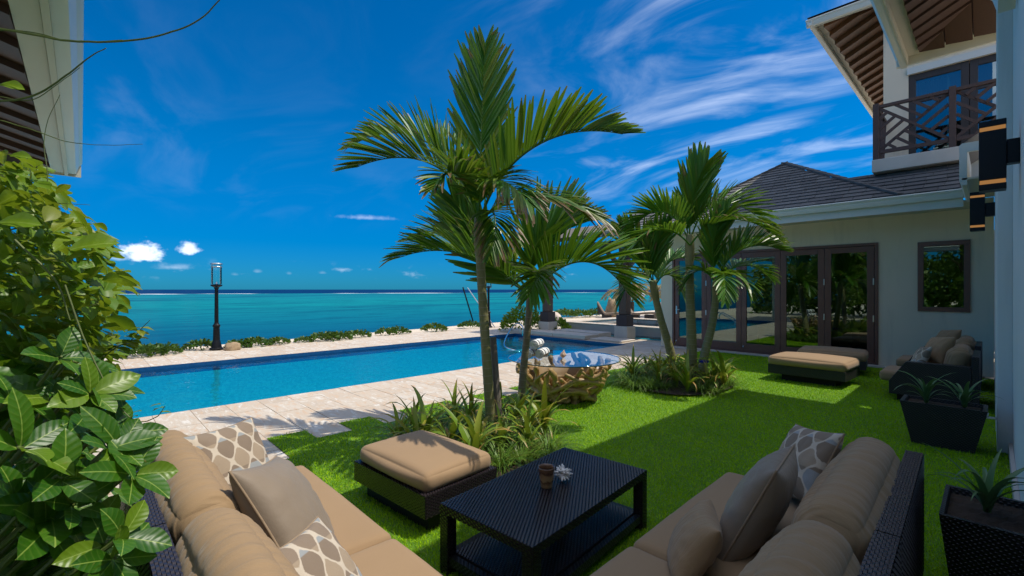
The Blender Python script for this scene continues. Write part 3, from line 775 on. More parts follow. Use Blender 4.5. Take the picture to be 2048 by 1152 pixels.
    for r in range(rows):
        s0 = r * rh; a, b = edges(s0 + rh * .5)
        x = a - (tw / 2 if r % 2 else 0) + .0
        if x < a: x = a - .12
        while x < b - .05:
            w = tw * rr.uniform(.93, 1.07)
            xa, xb = max(x, a), min(x + w, b)
            if xb - xa > .06:
                la, lb = edges(s0); ta, tb = edges(min(SL, s0 + rh * 1.1))
                O = Vector((0, GY, GZ)) + sd * s0 + nr * .004
                poly = [(max(xa, la) + .004, 0), (min(xb, lb) - .004, 0), (min(xb, max(tb, xa + .01)) - .004, rh * 1.12), (max(xa, min(ta, xb - .01)) + .004, rh * 1.12)]
                q = MB(); h0 = .030 + rr.uniform(-.003, .004)
                Pb = [O + Vector((u, 0, 0)) + sd * v for u, v in poly]; Pt = [p + nr * (h0 if i < 2 else .006) for i, p in enumerate(Pb)]
                q.add(Pb + Pt, [(3, 2, 1, 0), (4, 5, 6, 7), (0, 1, 5, 4), (1, 2, 6, 5), (2, 3, 7, 6), (3, 0, 4, 7)])
                obj('shingle', q, 'shingle', roof)
            x += w
    for c in (Lc, Rc):
        n = 17
        for i in range(n):
            p0 = c.lerp(P, i / n); p1 = c.lerp(P, (i + 1.12) / n); q = MB()
            q.bar(p0 + VUP * .03, p1 + VUP * .02, .17, .035); obj('ridge_cap', q, 'shingle', roof)
    # further dark roof seen past the hip
    q = MB(); q.add([(-2.6, 15.2, 4.1), (0.5, 15.2, 4.1), (0.5, 16.2, 4.75), (-2.6, 16.2, 4.75)], [(0, 1, 2, 3)]); obj('rear_roof', q, 'shingle', H)
    return H

def soffit_boards(parent, corner, along, inward, n, wdt, slope, maxrun, mat, run0=0.0, name='soffit_board', lap=.035, gap=.010, flip=False):
    """boards running up the roof slope (inward) from an eave starting at corner; hip at 45 degrees limits the first ones"""
    c = Vector(corner); al = Vector(along).normalized(); iw = Vector(inward).normalized()
    rr = random.Random(int(abs(c.x * 100 + c.y * 10)))
    for i in range(n):
        s0, s1 = i * wdt, (i + 1) * wdt - gap
        r0, r1 = min(s0, maxrun), min(s1, maxrun)
        drop = rr.uniform(.0, .006)
        q = MB(); la, lb = (lap, 0) if flip else (0, lap)
        def pt(s, r, up): return c + al * s + iw * r + VUP * (slope * r + up)
        q.add([pt(s0, 0, -la - drop), pt(s1, 0, -lb - drop), pt(s1, max(r1, .01), -lb - drop), pt(s0, max(r0, .005), -la - drop),
               pt(s0, 0, .03), pt(s1, 0, .03), pt(s1, max(r1, .01), .03), pt(s0, max(r0, .005), .03)],
              [(3, 2, 1, 0), (4, 5, 6, 7), (0, 1, 5, 4), (1, 2, 6, 5), (2, 3, 7, 6), (3, 0, 4, 7)])
        obj(name, q, mat, parent)

def main_house():
    H = thing('main_house', 'two-storey cream house with white eaves, wooden soffits and a balcony', 'house', (0, 0, 0))
    # ground-floor wall along the courtyard (faces -X) with pilaster
    mb = MB()
    mb.box(.14, .5, -3, 3.4, 0, 3.0); mb.box(.14, .5, 3.4, 6.73, 0, 5.4)
    obj('wall', mb, 'stucco_white', H)
    mb = MB(); mb.box(.03, .36, 6.735, 7.70, 0, 5.62); obj('pilaster', mb, 'stucco_white', H, bevel=.01)
    mb = MB(); mb.box(.025, .36, 7.705, 12.398, 0, 3.6); obj('corner_wall', mb, 'stucco_white', H)
    # base strip
    mb = MB(); mb.box(.11, .138, 3.2, 6.72, .006, .12); obj('skirting', mb, 'concrete', H)
    # eave return over the inner corner, ending short of the pilaster
    mb = MB(); mb.box(-.30, .022, 9.2, 11.215, 3.222, 3.25); obj('return_soffit', mb, 'cream_paint', H)
    mb = MB(); mb.prism([(0, 0), (-.03, -.03), (-.03, -.52), (.0, -.60), (.05, -.60), (.05, 0)], (-.30, 9.2, 3.75), (1, 0, 0), VUP, (0, 1.85, 0)); obj('return_fascia', mb, 'white_paint', H)
    mb = MB(); mb.box(-.249, .02, 9.2, 9.25, 3.62, 3.75); obj('return_end', mb, 'white_paint', H)
    mb = MB(); mb.add([(-.28, 9.2, 3.76), (.03, 9.2, 3.98), (.03, 11.0, 3.98), (-.28, 11.0, 3.76)], [(0, 1, 2, 3)]); obj('return_roof', mb, 'shingle', H)
    mb = MB(); mb.box(-.345, .02, 10.92, 11.218, 3.26, 3.44); obj('corner_block', mb, 'cream_paint', H)
    # upper storey block with balcony door
    UY = 13.2; ux0 = -1.70; dx0 = -1.27; dz1 = 6.35
    mb = MB()
    mb.box(ux0, dx0, UY, UY + .2, 3.6, 8.75); mb.box(dx0, 1.6, UY, UY + .2, dz1, 8.75); mb.box(ux0, ux0 + .2, UY + .2, 21, 3.6, 8.75); mb.box(1.6, 4, UY, UY + .2, 3.6, 8.75)
    obj('upper_wall', mb, 'stucco', H)
    mb = MB(); mb.box(dx0 - .02, 1.6, UY - .05, UY - .002, dz1 + .002, dz1 + .14); obj('door_header', mb, 'white_paint', H)
    mb = MB(); mb.box(ux0 + .2, 4, 17, 17.1, 4.3, 8); mb.box(ux0 + .2, 4, UY + .2, 17, 7.0, 7.1); mb.box(ux0 + .2, 4, UY + .2, 17, 4.2, 4.32); obj('upper_room', mb, 'dark_furniture', H)
    # balcony door leaves
    for i in range(3):
        x0 = dx0 + i * .95; x1 = x0 + .94; p = MB()
        p.box(x0, x0 + .12, UY + .02, UY + .08, 4.33, dz1); p.box(x1 - .12, x1, UY + .02, UY + .08, 4.33, dz1); p.box(x0 + .12, x1 - .12, UY + .02, UY + .08, 4.33, 4.55); p.box(x0 + .12, x1 - .12, UY + .02, UY + .08, dz1 - .14, dz1)
        p.box(x0 + .12, x1 - .12, UY + .02, UY + .08, 5.72, 5.82)
        leaf = obj('balcony_door', p, 'dark_furniture', H, bevel=.005)
        g = MB(); g.add([(x0 + .11, UY + .05, 4.54), (x1 - .11, UY + .05, 4.54), (x1 - .11, UY + .05, dz1 - .13), (x0 + .11, UY + .05, dz1 - .13)], [(0, 1, 2, 3)]); obj('pane', g, 'balcony_glass', leaf)
    mb = MB(); mb.grid(lambda u, v: (-1.12 + u * .5, UY + .35 + .05 * math.sin(u * 40), 4.34 + v * 1.9), 40, 1); obj('curtain', mb, 'curtain', H)
    mb = MB(); mb.lathe([(.06, 0), (.06, .01)], 10, (.35, 14.2, 6.88)); obj('ceiling_light', mb, 'ceiling_spot', H)
    # balcony slab
    by = 11.9; bz0, bz1 = 4.07, 4.33
    bal = MB(); bal.box(-1.72, 2.0, by, UY - .002, bz0, bz1)
    b = obj('balcony', bal, 'concrete', H, bevel=.012)
    mb = MB(); mb.box(-1.55, 1.9, by + .30, UY - .004, 3.70, bz0 - .002); obj('slab_base', mb, 'white_paint', b)
    # railing: chevron bars between posts
    ry = by + .08; rt = 5.45; rb = 4.45
    posts = [-1.66, -.52, .62]
    for x in posts:
        q = MB(); q.box(x - .05, x + .05, ry - .05, ry + .05, bz1 + .002, rt + .04); obj('railing_post', q, 'rail_wood', b, bevel=.006)
    for x0, x1 in zip(posts, posts[1:]):
        a0, a1 = x0 + .052, x1 - .052
        q = MB(); q.box(a0, a1, ry - .04, ry + .04, rt - .06, rt); obj('top_rail', q, 'rail_wood', b, bevel=.004)
        q = MB(); q.box(a0, a1, ry - .035, ry + .035, rb, rb + .07); obj('bottom_rail', q, 'rail_wood', b, bevel=.004)
        lo, hi = rb + .07, rt - .06; w = a1 - a0; h = hi - lo
        def slat(u0, v0, u1, v1, off=0):
            q = MB(); q.bar((a0 + u0 * w, ry + off, lo + v0 * h), (a0 + u1 * w, ry + off, lo + v1 * h), .034, .052, up=(0, 0, 1)); obj('railing_slat', q, 'rail_wood', b)
        U = (lambda u: 1 - u) if x0 > -1 else (lambda u: u)
        slat(U(0), 1, U(1), 0, .0); slat(U(0), 0, U(1), 1, .030)
        for c in (.25, .5, .75):
            slat(U(0), c, U((1 - c) / 2), (1 + c) / 2, -.004); slat(U(c), 1, U((1 + c) / 2), (1 + c) / 2, -.007)
            slat(U((1 + c) / 2), (1 - c) / 2, U(1), 1 - c, -.004); slat(U((1 - c) / 2), (1 - c) / 2, U(1 - c), 0, -.007)
    # side railing along the balcony's open end
    q = MB(); q.box(-1.69, -1.63, ry + .06, UY - .01, rt - .06, rt); q.box(-1.69, -1.63, ry + .06, UY - .01, rb, rb + .07); obj('side_rail', q, 'rail_wood', b)
    for i in range(4):
        q = MB(); q.bar((-1.66, ry + .1 + i * .27, rb + .07), (-1.66, ry + .38 + i * .27, rt - .06), .034, .05); obj('railing_slat', q, 'rail_wood', b)
    # near upper roof R1: eave along Y, hip end along X
    ex, ey, ez = -1.09, 9.87, 5.35; sl = .50
    r1 = MB()
    r1.add([(-.66, 3.2, ez + .16), (-.72, 4.35, ez + .16), (3.2, 4.35, ez + 2.1), (3.2, 3.2, ez + 2.1)], [(0, 1, 2, 3)])  # out-of-frame roof strip, added so its shadow covers the coffee table
    r1.add([(ex + .02, ey - .02, ez + .16), (ex + .02, 4.35, ez + .16), (3.2, 4.35, ez + .16 + sl * 4.27), (3.2, ey - 4.29, ez + .16 + sl * 4.27)], [(3, 2, 1, 0)])
    r1.add([(ex + .02, ey - .02, ez + .16), (3.2, ey - .02, ez + .16), (3.2, ey - 4.29, ez + .16 + sl * 4.27)], [(0, 1, 2)])
    ro = obj('roof', r1, 'shingle', H)
    soffit_boards(ro, (ex + .30, ey - .30, ez + .03), (0, -1, 0), (1, 0, 0), 19, .30, sl, 3.4, 'soffit_wood')
    soffit_boards(ro, (ex + .30, ey - .30, ez + .03), (1, 0, 0), (0, -1, 0), 11, .30, sl, 3.4, 'soffit_wood_across')
    def eave(parent, p, q, outv, inset_p=0, inset_q=0):
        p = Vector(p); q = Vector(q); t = (q - p).normalized(); o = Vector(outv)
        gutter('eave_gutter', parent, p + t * 0.0, q, outv)
        mb = MB(); mb.prism([(-.131, .05), (-.131, -.16), (-.155, -.16), (-.155, -.03), (-.30, -.03), (-.30, .06)], p + t * inset_p, o, VUP, (q - t * inset_q) - (p + t * inset_p)); obj('eave_board', mb, 'cream_paint', parent)
    eave(ro, (ex, 4.35, ez + .10), (ex, ey, ez + .10), (-1, 0, 0), 0, .13)
    eave(ro, (ex + .001, ey, ez + .101), (3.2, ey, ez + .101), (0, 1, 0), .13, 0)
    # far upper roof R2
    fx, fy, fz, fe = -3.1, 12.7, 8.04, 21.6; sl2 = .46
    r2 = MB(); top = fz + .16
    r2.add([(fx + .02, fy + .02, top), (fx + .02, fe, top), (1.2, fe, top + sl2 * 4.28), (1.2, fy + 4.30, top + sl2 * 4.28)], [(0, 1, 2, 3)])
    r2.add([(fx + .02, fy + .02, top), (4.2, fy + .02, top), (1.2, fy + 4.30, top + sl2 * 4.28)], [(2, 1, 0)])
    r2.add([(fx + .02, fe, top), (fx + .02, fe, top - .1), (1.2, fe, top - .1), (1.2, fe, top + sl2 * 4.28)], [(0, 1, 2, 3)])
    rt2 = obj('roof', r2, 'shingle', H)
    soffit_boards(rt2, (fx + .30, fy + .30, fz + .03), (0, 1, 0), (1, 0, 0), 15, .57, sl2, 1.35, 'soffit_wood_warm', lap=.10, gap=.03, flip=True)
    soffit_boards(rt2, (fx + .30, fy + .30, fz + .03), (1, 0, 0), (0, 1, 0), 9, .50, sl2, .5, 'soffit_wood_across')
    eave(rt2, (fx, fy, fz + .10), (fx, fe, fz + .10), (-1, 0, 0), .13, 0)
    eave(rt2, (fx + .001, fy + .001, fz + .101), (4.2, fy + .001, fz + .101), (0, -1, 0), .13, 0)
    mb = MB(); mb.box(fx + .02, ux0, fe - .12, fe, fz - .06, fz + .10); obj('end_board', mb, 'white_paint', rt2)
    # gutter end above the sconce
    gutter('low_gutter', H, (-.02, 3.6, 4.15), (-.02, 5.6, 4.15), (-1, 0, 0), h=.18, w=.15)
    return H

def left_pavilion():
    H = thing('garden_pavilion', 'pavilion roof corner with cream eave and brown board soffit above the vine', 'pavilion', (0, 0, 0))
    x0, x1, z = -8.5, -.9, 3.2
    mb = MB(); sl = .30
    mb.add([(x0, -.02, z + .2), (x1, -.02, z + .2), (x1, -4, z + .2 + sl * 4), (x0, -4, z + .2 + sl * 4)], [(0, 1, 2, 3)])
    mb.add([(x0, -.02, z + .2), (x0, -4, z + .2 + sl * 4), (x0, -4, z), (x0, -.29, z)], [(0, 1, 2, 3)])
    ro = obj('roof', mb, 'shingle', H)
    gutter('gutter', ro, (x0, 0, z + .17), (x1, 0, z + .17), (0, 1, 0), mat='white_paint', h=.17, w=.16)
    mb = MB(); mb.box(x0, x1, -.285, -.165, z + .0, z + .05); obj('eave_board', mb, 'cream_paint', ro)
    mb = MB(); mb.box(x0, x1, -.160, -.125, z - .03, z + .0); obj('drip_board', mb, 'cream_paint', ro)
    mb = MB(); mb.box(x0 - .03, x0 - .002, -1.2, .0, z - .03, z + .2); obj('end_board', mb, 'cream_paint', ro)
    rr = random.Random(8)
    n = 16; w = (x1 - x0) / n
    for i in range(n):
        q = MB(); a = x0 + i * w; b = a + w - .012; d = rr.uniform(0, .008)
        q.add([(a, -.29, z + .03 - d), (b, -.29, z - .02 - d), (b, -2.2, z - .02 + sl * 1.9 - d), (a, -2.2, z + .03 + sl * 1.9 - d), (a, -.29, z + .07), (b, -.29, z + .07), (b, -2.2, z + .07 + sl * 1.9), (a, -2.2, z + .07 + sl * 1.9)],
              [(0, 1, 2, 3), (7, 6, 5, 4), (4, 5, 1, 0), (5, 6, 2, 1), (6, 7, 3, 2), (7, 4, 0, 3)])
        obj('soffit_board', q, 'soffit_wood_across', ro)
    for xx in (-8.2,):
        q = MB(); q.box(xx, xx + .3, -2.6, -2.3, 0, 3.7); obj('post', q, 'stucco', H)
    return H

def pergola():
    H = thing('pergola', 'brown timber pergola on pale stone pier bases beside the spa', 'pergola', (0, 0, 0))
    for x, y in ((-11.78, 13.05), (-8.55, 13.35)):
        q = MB(); q.box(x - .26, x + .26, y - .26, y + .26, .002, .42); obj('pier_base', q, 'limestone', H, bevel=.02)
        q = MB(); q.box(x - .21, x + .21, y - .21, y + .21, .422, .80); obj('post_plinth', q, 'rail_wood', H, bevel=.015)
        q = MB(); q.box(x - .15, x + .15, y - .15, y + .15, .802, 3.05); p = obj('post', q, 'post_wood', H, bevel=.02)
        for s in (-1, 1):
            q = MB(); q.bar((x + s * .1, y, 2.35), (x + s * .75, y, 3.0), .12, .12, up=(0, 1, 0)); obj('brace', q, 'post_wood', p)
    q = MB(); q.box(-12.7, -6.75, 13.02, 13.22, 3.052, 3.30); obj('beam', q, 'rail_wood', H, bevel=.01)
    q = MB(); q.box(-12.7, -6.75, 14.6, 14.75, 3.70, 3.90); obj('beam', q, 'rail_wood', H, bevel=.01)
    n = 20
    for i in range(n):
        x = -12.6 + i * (5.8 / (n - 1)); q = MB(); q.bar((x, 12.2, 3.36), (x, 15.3, 4.16), .07, .10); obj('rafter', q, 'grey_wood', H)
    for i in range(10):
        y = 12.3 + i * .32; q = MB(); z = 3.45 + (y - 12.2) * .258; q.bar((-12.9, y, z), (-6.75, y, z), .30, .03, up=(0, -.25, 1)); obj('roof_slat', q, 'grey_wood', H)
    gutter('gutter', H, (-9.3, 12.2, 3.55), (-7.36, 12.2, 3.55), (0, -1, 0), mat='cream_paint', h=.16, w=.14)
    return H
garden_wing(); main_house(); left_pavilion(); pergola()
# ---------------------------------------------------------------- furniture
def weave(mb, O, U, V, pitch=.019, rowh=.011, amp=.0019):
    """woven ribbons over a rectangle O + u*U + v*V ; normal = U x V"""
    O = Vector(O); U = Vector(U); V = Vector(V); lu = U.length; lv = V.length; u = U / lu; v = V / lv; n = u.cross(v)
    rows = max(1, round(lv / rowh)); rh = lv / rows; per = max(1, round(lu / pitch)); p = lu / per; ns = per * 4
    for r in range(rows):
        vs_ = []; y0 = r * rh + rh * .06; y1 = (r + 1) * rh - rh * .06
        for i in range(ns + 1):
            x = i * lu / ns; ph = x / p * PI + (PI if r % 2 else 0)
            h = amp * math.sin(ph)
            vs_.append(O + u * x + v * y0 + n * (h - .0008)); vs_.append(O + u * x + v * y1 + n * (h - .0008))
        mb.add(vs_, [(2 * i, 2 * i + 2, 2 * i + 3, 2 * i + 1) for i in range(ns)])

def rbox_fn(h, r):
    def f(p):
        q = Vector([max(-(h[i] - r), min(h[i] - r, p[i] * h[i])) for i in range(3)]); d = Vector([p[i] * h[i] for i in range(3)]) - q
        return q + d.normalized() * r if d.length > 1e-7 else q
    return f
def cushion_mesh(sx, sy, sz, r, puff=.03, wr=0.0, wfreq=(22, 3, 3), seed=0, n=(26, 18, 8), sag=0.0):
    h = (sx / 2, sy / 2, sz / 2); f = rbox_fn(h, min(r, sz / 2 - .001)); mb = MB()
    def ease(t): return math.sin((t * 2 - 1) * PI / 2 * .985) / math.sin(PI / 2 * .985)
    def pt(p):
        q = f(p); a = max(0, 1 - p[0] ** 2); b = max(0, 1 - p[1] ** 2); c = max(0, 1 - p[2] ** 2)
        q = q + Vector((p[0] * puff * .35 * b * c, p[1] * puff * .8 * a * c, p[2] * puff * (a * b) ** .6))
        if wr:
            xx = q.x + .05 * math.sin(q.z * 7 + seed) + .03 * math.sin(q.y * 11)
            w = mnoise.noise(Vector((xx * wfreq[0] + seed * 7.3, q.y * wfreq[1], q.z * wfreq[2]))) + .5 - 1.3 * abs(mnoise.noise(Vector((xx * wfreq[0] * 1.7 + seed, q.y * wfreq[1] * 1.6, q.z * wfreq[2] * 1.6))))
            q = q + q.normalized() * (wr * w)
        if sag: q.z -= sag * (1 - (p[0]) ** 2) * (1 if p[2] > 0 else 0)
        return q
    nx, ny, nz = n
    E = lambda t: ease(t)
    mb.grid(lambda u, v: pt((E(u), E(v), 1)), nx, ny); mb.grid(lambda u, v: pt((E(u), E(v), -1)), nx, ny, True)
    mb.grid(lambda u, v: pt((E(u), -1, E(v))), nx, nz); mb.grid(lambda u, v: pt((E(u), 1, E(v))), nx, nz, True)
    mb.grid(lambda u, v: pt((1, E(u), E(v))), ny, nz); mb.grid(lambda u, v: pt((-1, E(u), E(v))), ny, nz, True)
    return mb
def weld(o, d=.0006):
    bm = bmesh.new(); bm.from_mesh(o.data); bmesh.ops.remove_doubles(bm, verts=bm.verts, dist=d); bmesh.ops.recalc_face_normals(bm, faces=bm.faces); bm.to_mesh(o.data); bm.free(); o.data.shade_smooth()
def cushion(name, parent, loc, size, mat, r=.05, piping=None, rot=None, **k):
    mb = cushion_mesh(*size, r, **k); o = obj(name, mb, mat, parent, smooth=True); weld(o)
    o.location = loc
    if rot: o.rotation_euler = rot
    return o
def pillow(label, loc, nrm, up, w, h, t, mat, pipe, seed, group=None, sag=0.02, name='throw_pillow'):
    mb = MB(); rs = random.Random(seed)
    def edge(u, v):
        k = .085
        x = w / 2 * u * (1 - k * (1 - v * v) * abs(u) ** 3); y = h / 2 * v * (1 - k * (1 - u * u) * abs(v) ** 3)
        return x, y
    def top(sgn):
        def f(a, b):
            u, v = math.sin((a * 2 - 1) * PI / 2), math.sin((b * 2 - 1) * PI / 2)
            x, y = edge(u, v)
            z = sgn * t / 2 * max(0, (1 - u * u) * (1 - v * v)) ** .42
            rad = math.hypot(u, v); an = math.atan2(v, u)
            wv = mnoise.noise(Vector((an * 3.2 + seed, rad * 1.5, sgn))) * .5 + mnoise.noise(Vector((x * 18 + seed, y * 18, sgn * 3))) * .5
            z += sgn * .012 * wv * min(1, (1 - max(abs(u), abs(v))) * 5) * (0.5 + rad)
            y -= sag * (1 - v) * .5 * (1 - u * u) * (1 if v > 0 else 1)
            return (x, y, z)
        return f
    mb.grid(top(1), 30, 30); mb.grid(top(-1), 30, 30, True)
    o = obj(name, mb, mat, None, smooth=True); weld(o, .0004)
    o.matrix_world = frame(loc, nrm, up)
    tag(o, label, 'pillow', group)
    if pipe:
        P = []; n = 16
        for i in range(n): P.append((-1 + 2 * i / n, -1))
        for i in range(n): P.append((1, -1 + 2 * i / n))
        for i in range(n): P.append((1 - 2 * i / n, 1))
        for i in range(n): P.append((-1, 1 - 2 * i / n))
        P.append(P[0]); pts = []
        for u, v in P:
            u2, v2 = math.sin(u * PI / 2), math.sin(v * PI / 2); x, y = edge(u2, v2); y -= sag * (1 - v2) * .5 * (1 - u2 * u2)
            pts.append((x, y, 0))
        q = MB(); q.tube(pts, .0055, 6, False); obj('piping', q, pipe, o, smooth=True)
    return o

def wick_box(name, parent, x0, x1, y0, y1, z0, z1, faces='tnsew', fine=False, bevel=.006):
    mb = MB(); mb.box(x0, x1, y0, y1, z0, z1)
    o = obj(name, mb, 'wicker_core' if not fine else 'wicker_fine', parent, bevel=bevel if fine else 0)
    if not fine:
        w = MB(); e = .0035
        if 't' in faces: weave(w, (x0, y0, z1 + e), (x1 - x0, 0, 0), (0, y1 - y0, 0)) if (x1 - x0) > (y1 - y0) else weave(w, (x1, y0, z1 + e), (0, y1 - y0, 0), (-(x1 - x0), 0, 0))
        if 's' in faces: weave(w, (x0, y0 - e, z0), (x1 - x0, 0, 0), (0, 0, z1 - z0))
        if 'n' in faces: weave(w, (x1, y1 + e, z0), (-(x1 - x0), 0, 0), (0, 0, z1 - z0))
        if 'e' in faces: weave(w, (x1 + e, y0, z0), (0, y1 - y0, 0), (0, 0, z1 - z0))
        if 'w' in faces: weave(w, (x0 - e, y1, z0), (0, -(y1 - y0), 0), (0, 0, z1 - z0))
        if w.v: q = obj('weave', w, 'wicker', o); q['kind'] = 'stuff'
    return o

def seat_unit(t, L, D, ncush, fine, mods=1, arms=(True, True), back_h=.74, top_faces='tnsew', seed=0, cw=None):
    """sofa/armchair in local space: length along +X (0..L), front at y=D, back at y=0, arms at both ends"""
    aw = .13; bw = .075
    wick_box('seat_base', t, aw + .002, L - aw - .002, bw + .002, D - .08, .13, .30, 'n', fine)
    m = MB(); m.box(.12, L - .12, .12, D - .16, .003, .128); obj('plinth', m, 'wicker_core', t)
    seg = L / mods
    for i in range(mods):
        a, b = i * seg + (.0 if i == 0 else .004), (i + 1) * seg - (.0 if i == mods - 1 else .004)
        wick_box('back_frame', t, a, b, 0, bw, .11, back_h, top_faces, fine)
    poly = [(bw + .002, .11), (D - .08, .11), (D - .08, .30), (D - .27, .60), (bw + .002, .60)]
    for s, on in ((0, arms[0]), (1, arms[1])):
        if not on: continue
        x = 0 if s == 0 else L - aw
        m = MB(); m.prism(poly, (x, 0, 0), (0, 1, 0), VUP, (aw, 0, 0)); o = obj('armrest', m, 'wicker_fine', t, bevel=.006)
        if not fine:
            w = MB(); weave(w, (x + aw, bw, .6035), (0, D - .27 - bw, 0), (-aw, 0, 0)); q = obj('weave', w, 'wicker', o); q['kind'] = 'stuff'
    # seat cushions
    x = aw + .005; ws = cw or [(L - 2 * aw - .01) / ncush] * ncush
    for i, w in enumerate(ws):
        cushion('seat_cushion', t, (x + w / 2, bw + .06 + (D - bw + .0) / 2, .342), (w - .008, D - bw - .02, .145), 'tan_fabric', r=.045, puff=.018, wr=.003, wfreq=(6, 6, 3), seed=seed + i)
        x += w
    x = aw + .005
    for i, w in enumerate(ws):
        cushion('back_cushion', t, (x + w / 2, bw + .14, .600), (w - .02, .25, .45), 'tan_fabric_wrinkled', r=.12, puff=.03, wr=.0085, wfreq=(24, 2.4, 1.8), seed=seed + 10 + i, n=(110, 18, 24), rot=(.16, 0, 0))
        x += w
    return t

def furniture():
    # left sofa: faces +Y. local x -> -X so that the first cushion is the far end
    s = thing('sofa', 'dark wicker sofa with sunlit tan cushions beside the leafy shrub', 'sofa', (-3.52, .165, 0), 0, 'outdoor sofas')
    seat_unit(s, 2.62, .94, 2, False, mods=2, seed=1, cw=[1.30, 1.05], top_faces='ts')
    s2 = thing('sofa', 'dark wicker sofa with shaded tan cushions along the white house wall', 'sofa', (-.17, 3.58, 0), -PI / 2, 'outdoor sofas')
    s2.rotation_euler = (0, 0, PI / 2 + math.radians(1.5))
    # faces -X: local +Y -> -X, local +X -> +Y
    s2.location = (-.20, .97, 0)
    seat_unit(s2, 2.42, .95, 2, False, mods=2, seed=5, cw=[.88, 1.27], top_faces='ts')
    pillow('cream ogee-patterned pillow at the far end of the sunlit sofa', (-3.04, .64, .635), (.72, .42, .50), (-.50, -.25, .80), .47, .47, .17, 'ogee_fabric', 'piping_fabric', 1, 'patterned pillows')
    pillow('grey-taupe satin pillow with tan piping on the sunlit sofa', (-2.27, .70, .60), (.34, .74, .52), (-.45, -.30, .85), .58, .56, .24, 'taupe_fabric', 'piping_fabric', 2)
    pillow('cream ogee-patterned pillow leaning on the taupe pillow of the sunlit sofa', (-1.75, .66, .525), (.50, .55, .62), (-.5, -.3, .80), .44, .44, .15, 'ogee_fabric', 'piping_fabric', 3, 'patterned pillows')
    pillow('pale ogee-patterned pillow at the far end of the shaded sofa', (-.76, 3.06, .65), (-.62, -.55, .50), (.22, .45, .85), .42, .42, .17, 'ogee_fabric', 'piping_fabric', 4, 'patterned pillows')
    pillow('large dark taupe pillow with tan piping on the shaded sofa', (-.79, 2.40, .60), (-.90, -.10, .42), (.40, .12, .9), .56, .56, .22, 'taupe_fabric', 'piping_fabric', 5)
    pillow('small tan lumbar pillow lying at the front of the shaded sofa', (-.93, 2.03, .51), (-.80, -.30, .55), (.25, .30, .9), .50, .30, .17, 'tan_fabric_wrinkled', None, 6)
    # ottoman by the bed
    o = thing('ottoman', 'square dark wicker ottoman with tan cushion and palm shadow beside coffee table', 'ottoman', (-3.06, 1.95, 0), math.radians(4), 'wicker ottomans')
    m = MB(); m.box(-.40, .40, -.26, .26, .003, .13); obj('plinth', m, 'wicker_core', o)
    wick_box('frame', o, -.465, .465, -.335, .335, .13, .28, 'tnsew')
    cushion('cushion', o, (0, 0, .335), (.89, .63, .13), 'tan_fabric', r=.05, puff=.035, wr=.003, wfreq=(5, 5, 3), seed=3)
    for (x, y, rz, lab, sx, sy, sd) in ((-2.22, 9.55, -.05, 'wide dark wicker ottoman with sunlit tan cushion on the lawn before the folding doors', 1.18, .88, 4), (-2.22, 11.0, .12, 'dark wicker ottoman with half-shaded tan cushion just outside the folding doors', 1.10, .80, 6)):
        q = thing('ottoman', lab, 'ottoman', (x, y, 0), rz, 'wicker ottomans')
        m = MB(); m.box(-sx / 2 + .18, sx / 2 - .18, -sy / 2 + .15, sy / 2 - .15, .003, .13); obj('plinth', m, 'wicker_core', q)
        wick_box('frame', q, -sx / 2, sx / 2, -sy / 2, sy / 2, .13, .29, '', True)
        cushion('cushion', q, (0, 0, .36), (sx + .02, sy + .02, .16), 'tan_fabric', r=.06, puff=.045, wr=.003, wfreq=(5, 5, 3), seed=sd)
    # coffee table
    t = thing('coffee_table', 'dark woven rectangular coffee table with lower shelf between the sofas', 'table', (-1.93, 2.18, 0), math.radians(5.2))
    hx, hy = .345, .63
    top = wick_box('table_top', t, -hx, hx, -hy, hy, .355, .40, 'tnsew')
    wick_box('shelf', t, -hx + .06, hx - .06, -hy + .06, hy - .06, .085, .115, 't')
    for sx in (-1, 1):
        for sy in (-1, 1):
            x, y = sx * (hx - .033), sy * (hy - .033)
            wick_box('leg', t, x - .032, x + .032, y - .032, y + .032, .003, .353, 'nsew')
    for a in (-1, 1):
        m = MB(); m.box(-hx + .068, hx - .068, a * (hy - .03) - .02, a * (hy - .03) + .02, .06, .11); obj('stretcher', m, 'wicker_fine', t)
        m = MB(); m.box(a * (hx - .03) - .02, a * (hx - .03) + .02, -hy + .068, hy - .068, .06, .11); obj('stretcher', m, 'wicker_fine', t)
    # pot
    p = G(1093, 973, .404); m = MB()
    m.lathe([(.036, 0), (.038, .004), (.045, .06), (.052, .115), (.055, .125), (.051, .125), (.047, .112), (.042, .05), (.034, .012), (.001, .011)], 28)
    o = obj('clay_pot', m, 'glazed_clay', None, smooth=True); o.location = p; tag(o, 'small brown glazed clay pot on the coffee table', 'pot')
    # spiny white shell
    p = G(1126, 962, .404); m = MB(); rs = random.Random(2)
    m.lathe([(.004, .008), (.022, .015), (.032, .035), (.030, .055), (.018, .075), (.004, .09)], 16)
    for i in range(34):
        d = Vector((rs.uniform(-1, 1), rs.uniform(-1, 1), rs.uniform(-.5, 1))).normalized(); c = Vector((0, 0, .045)) + d * .024
        l = rs.uniform(.025, .042); m.tube([c, c + d * l * .5 + VUP * .003, c + d * l], [.011, .0075, .0035], 6)
    o = obj('spiny_shell', m, 'white_shell', None, smooth=True); o.location = p + Vector((0, 0, -.002)); tag(o, 'white spiny sea shell beside the clay pot', 'shell')
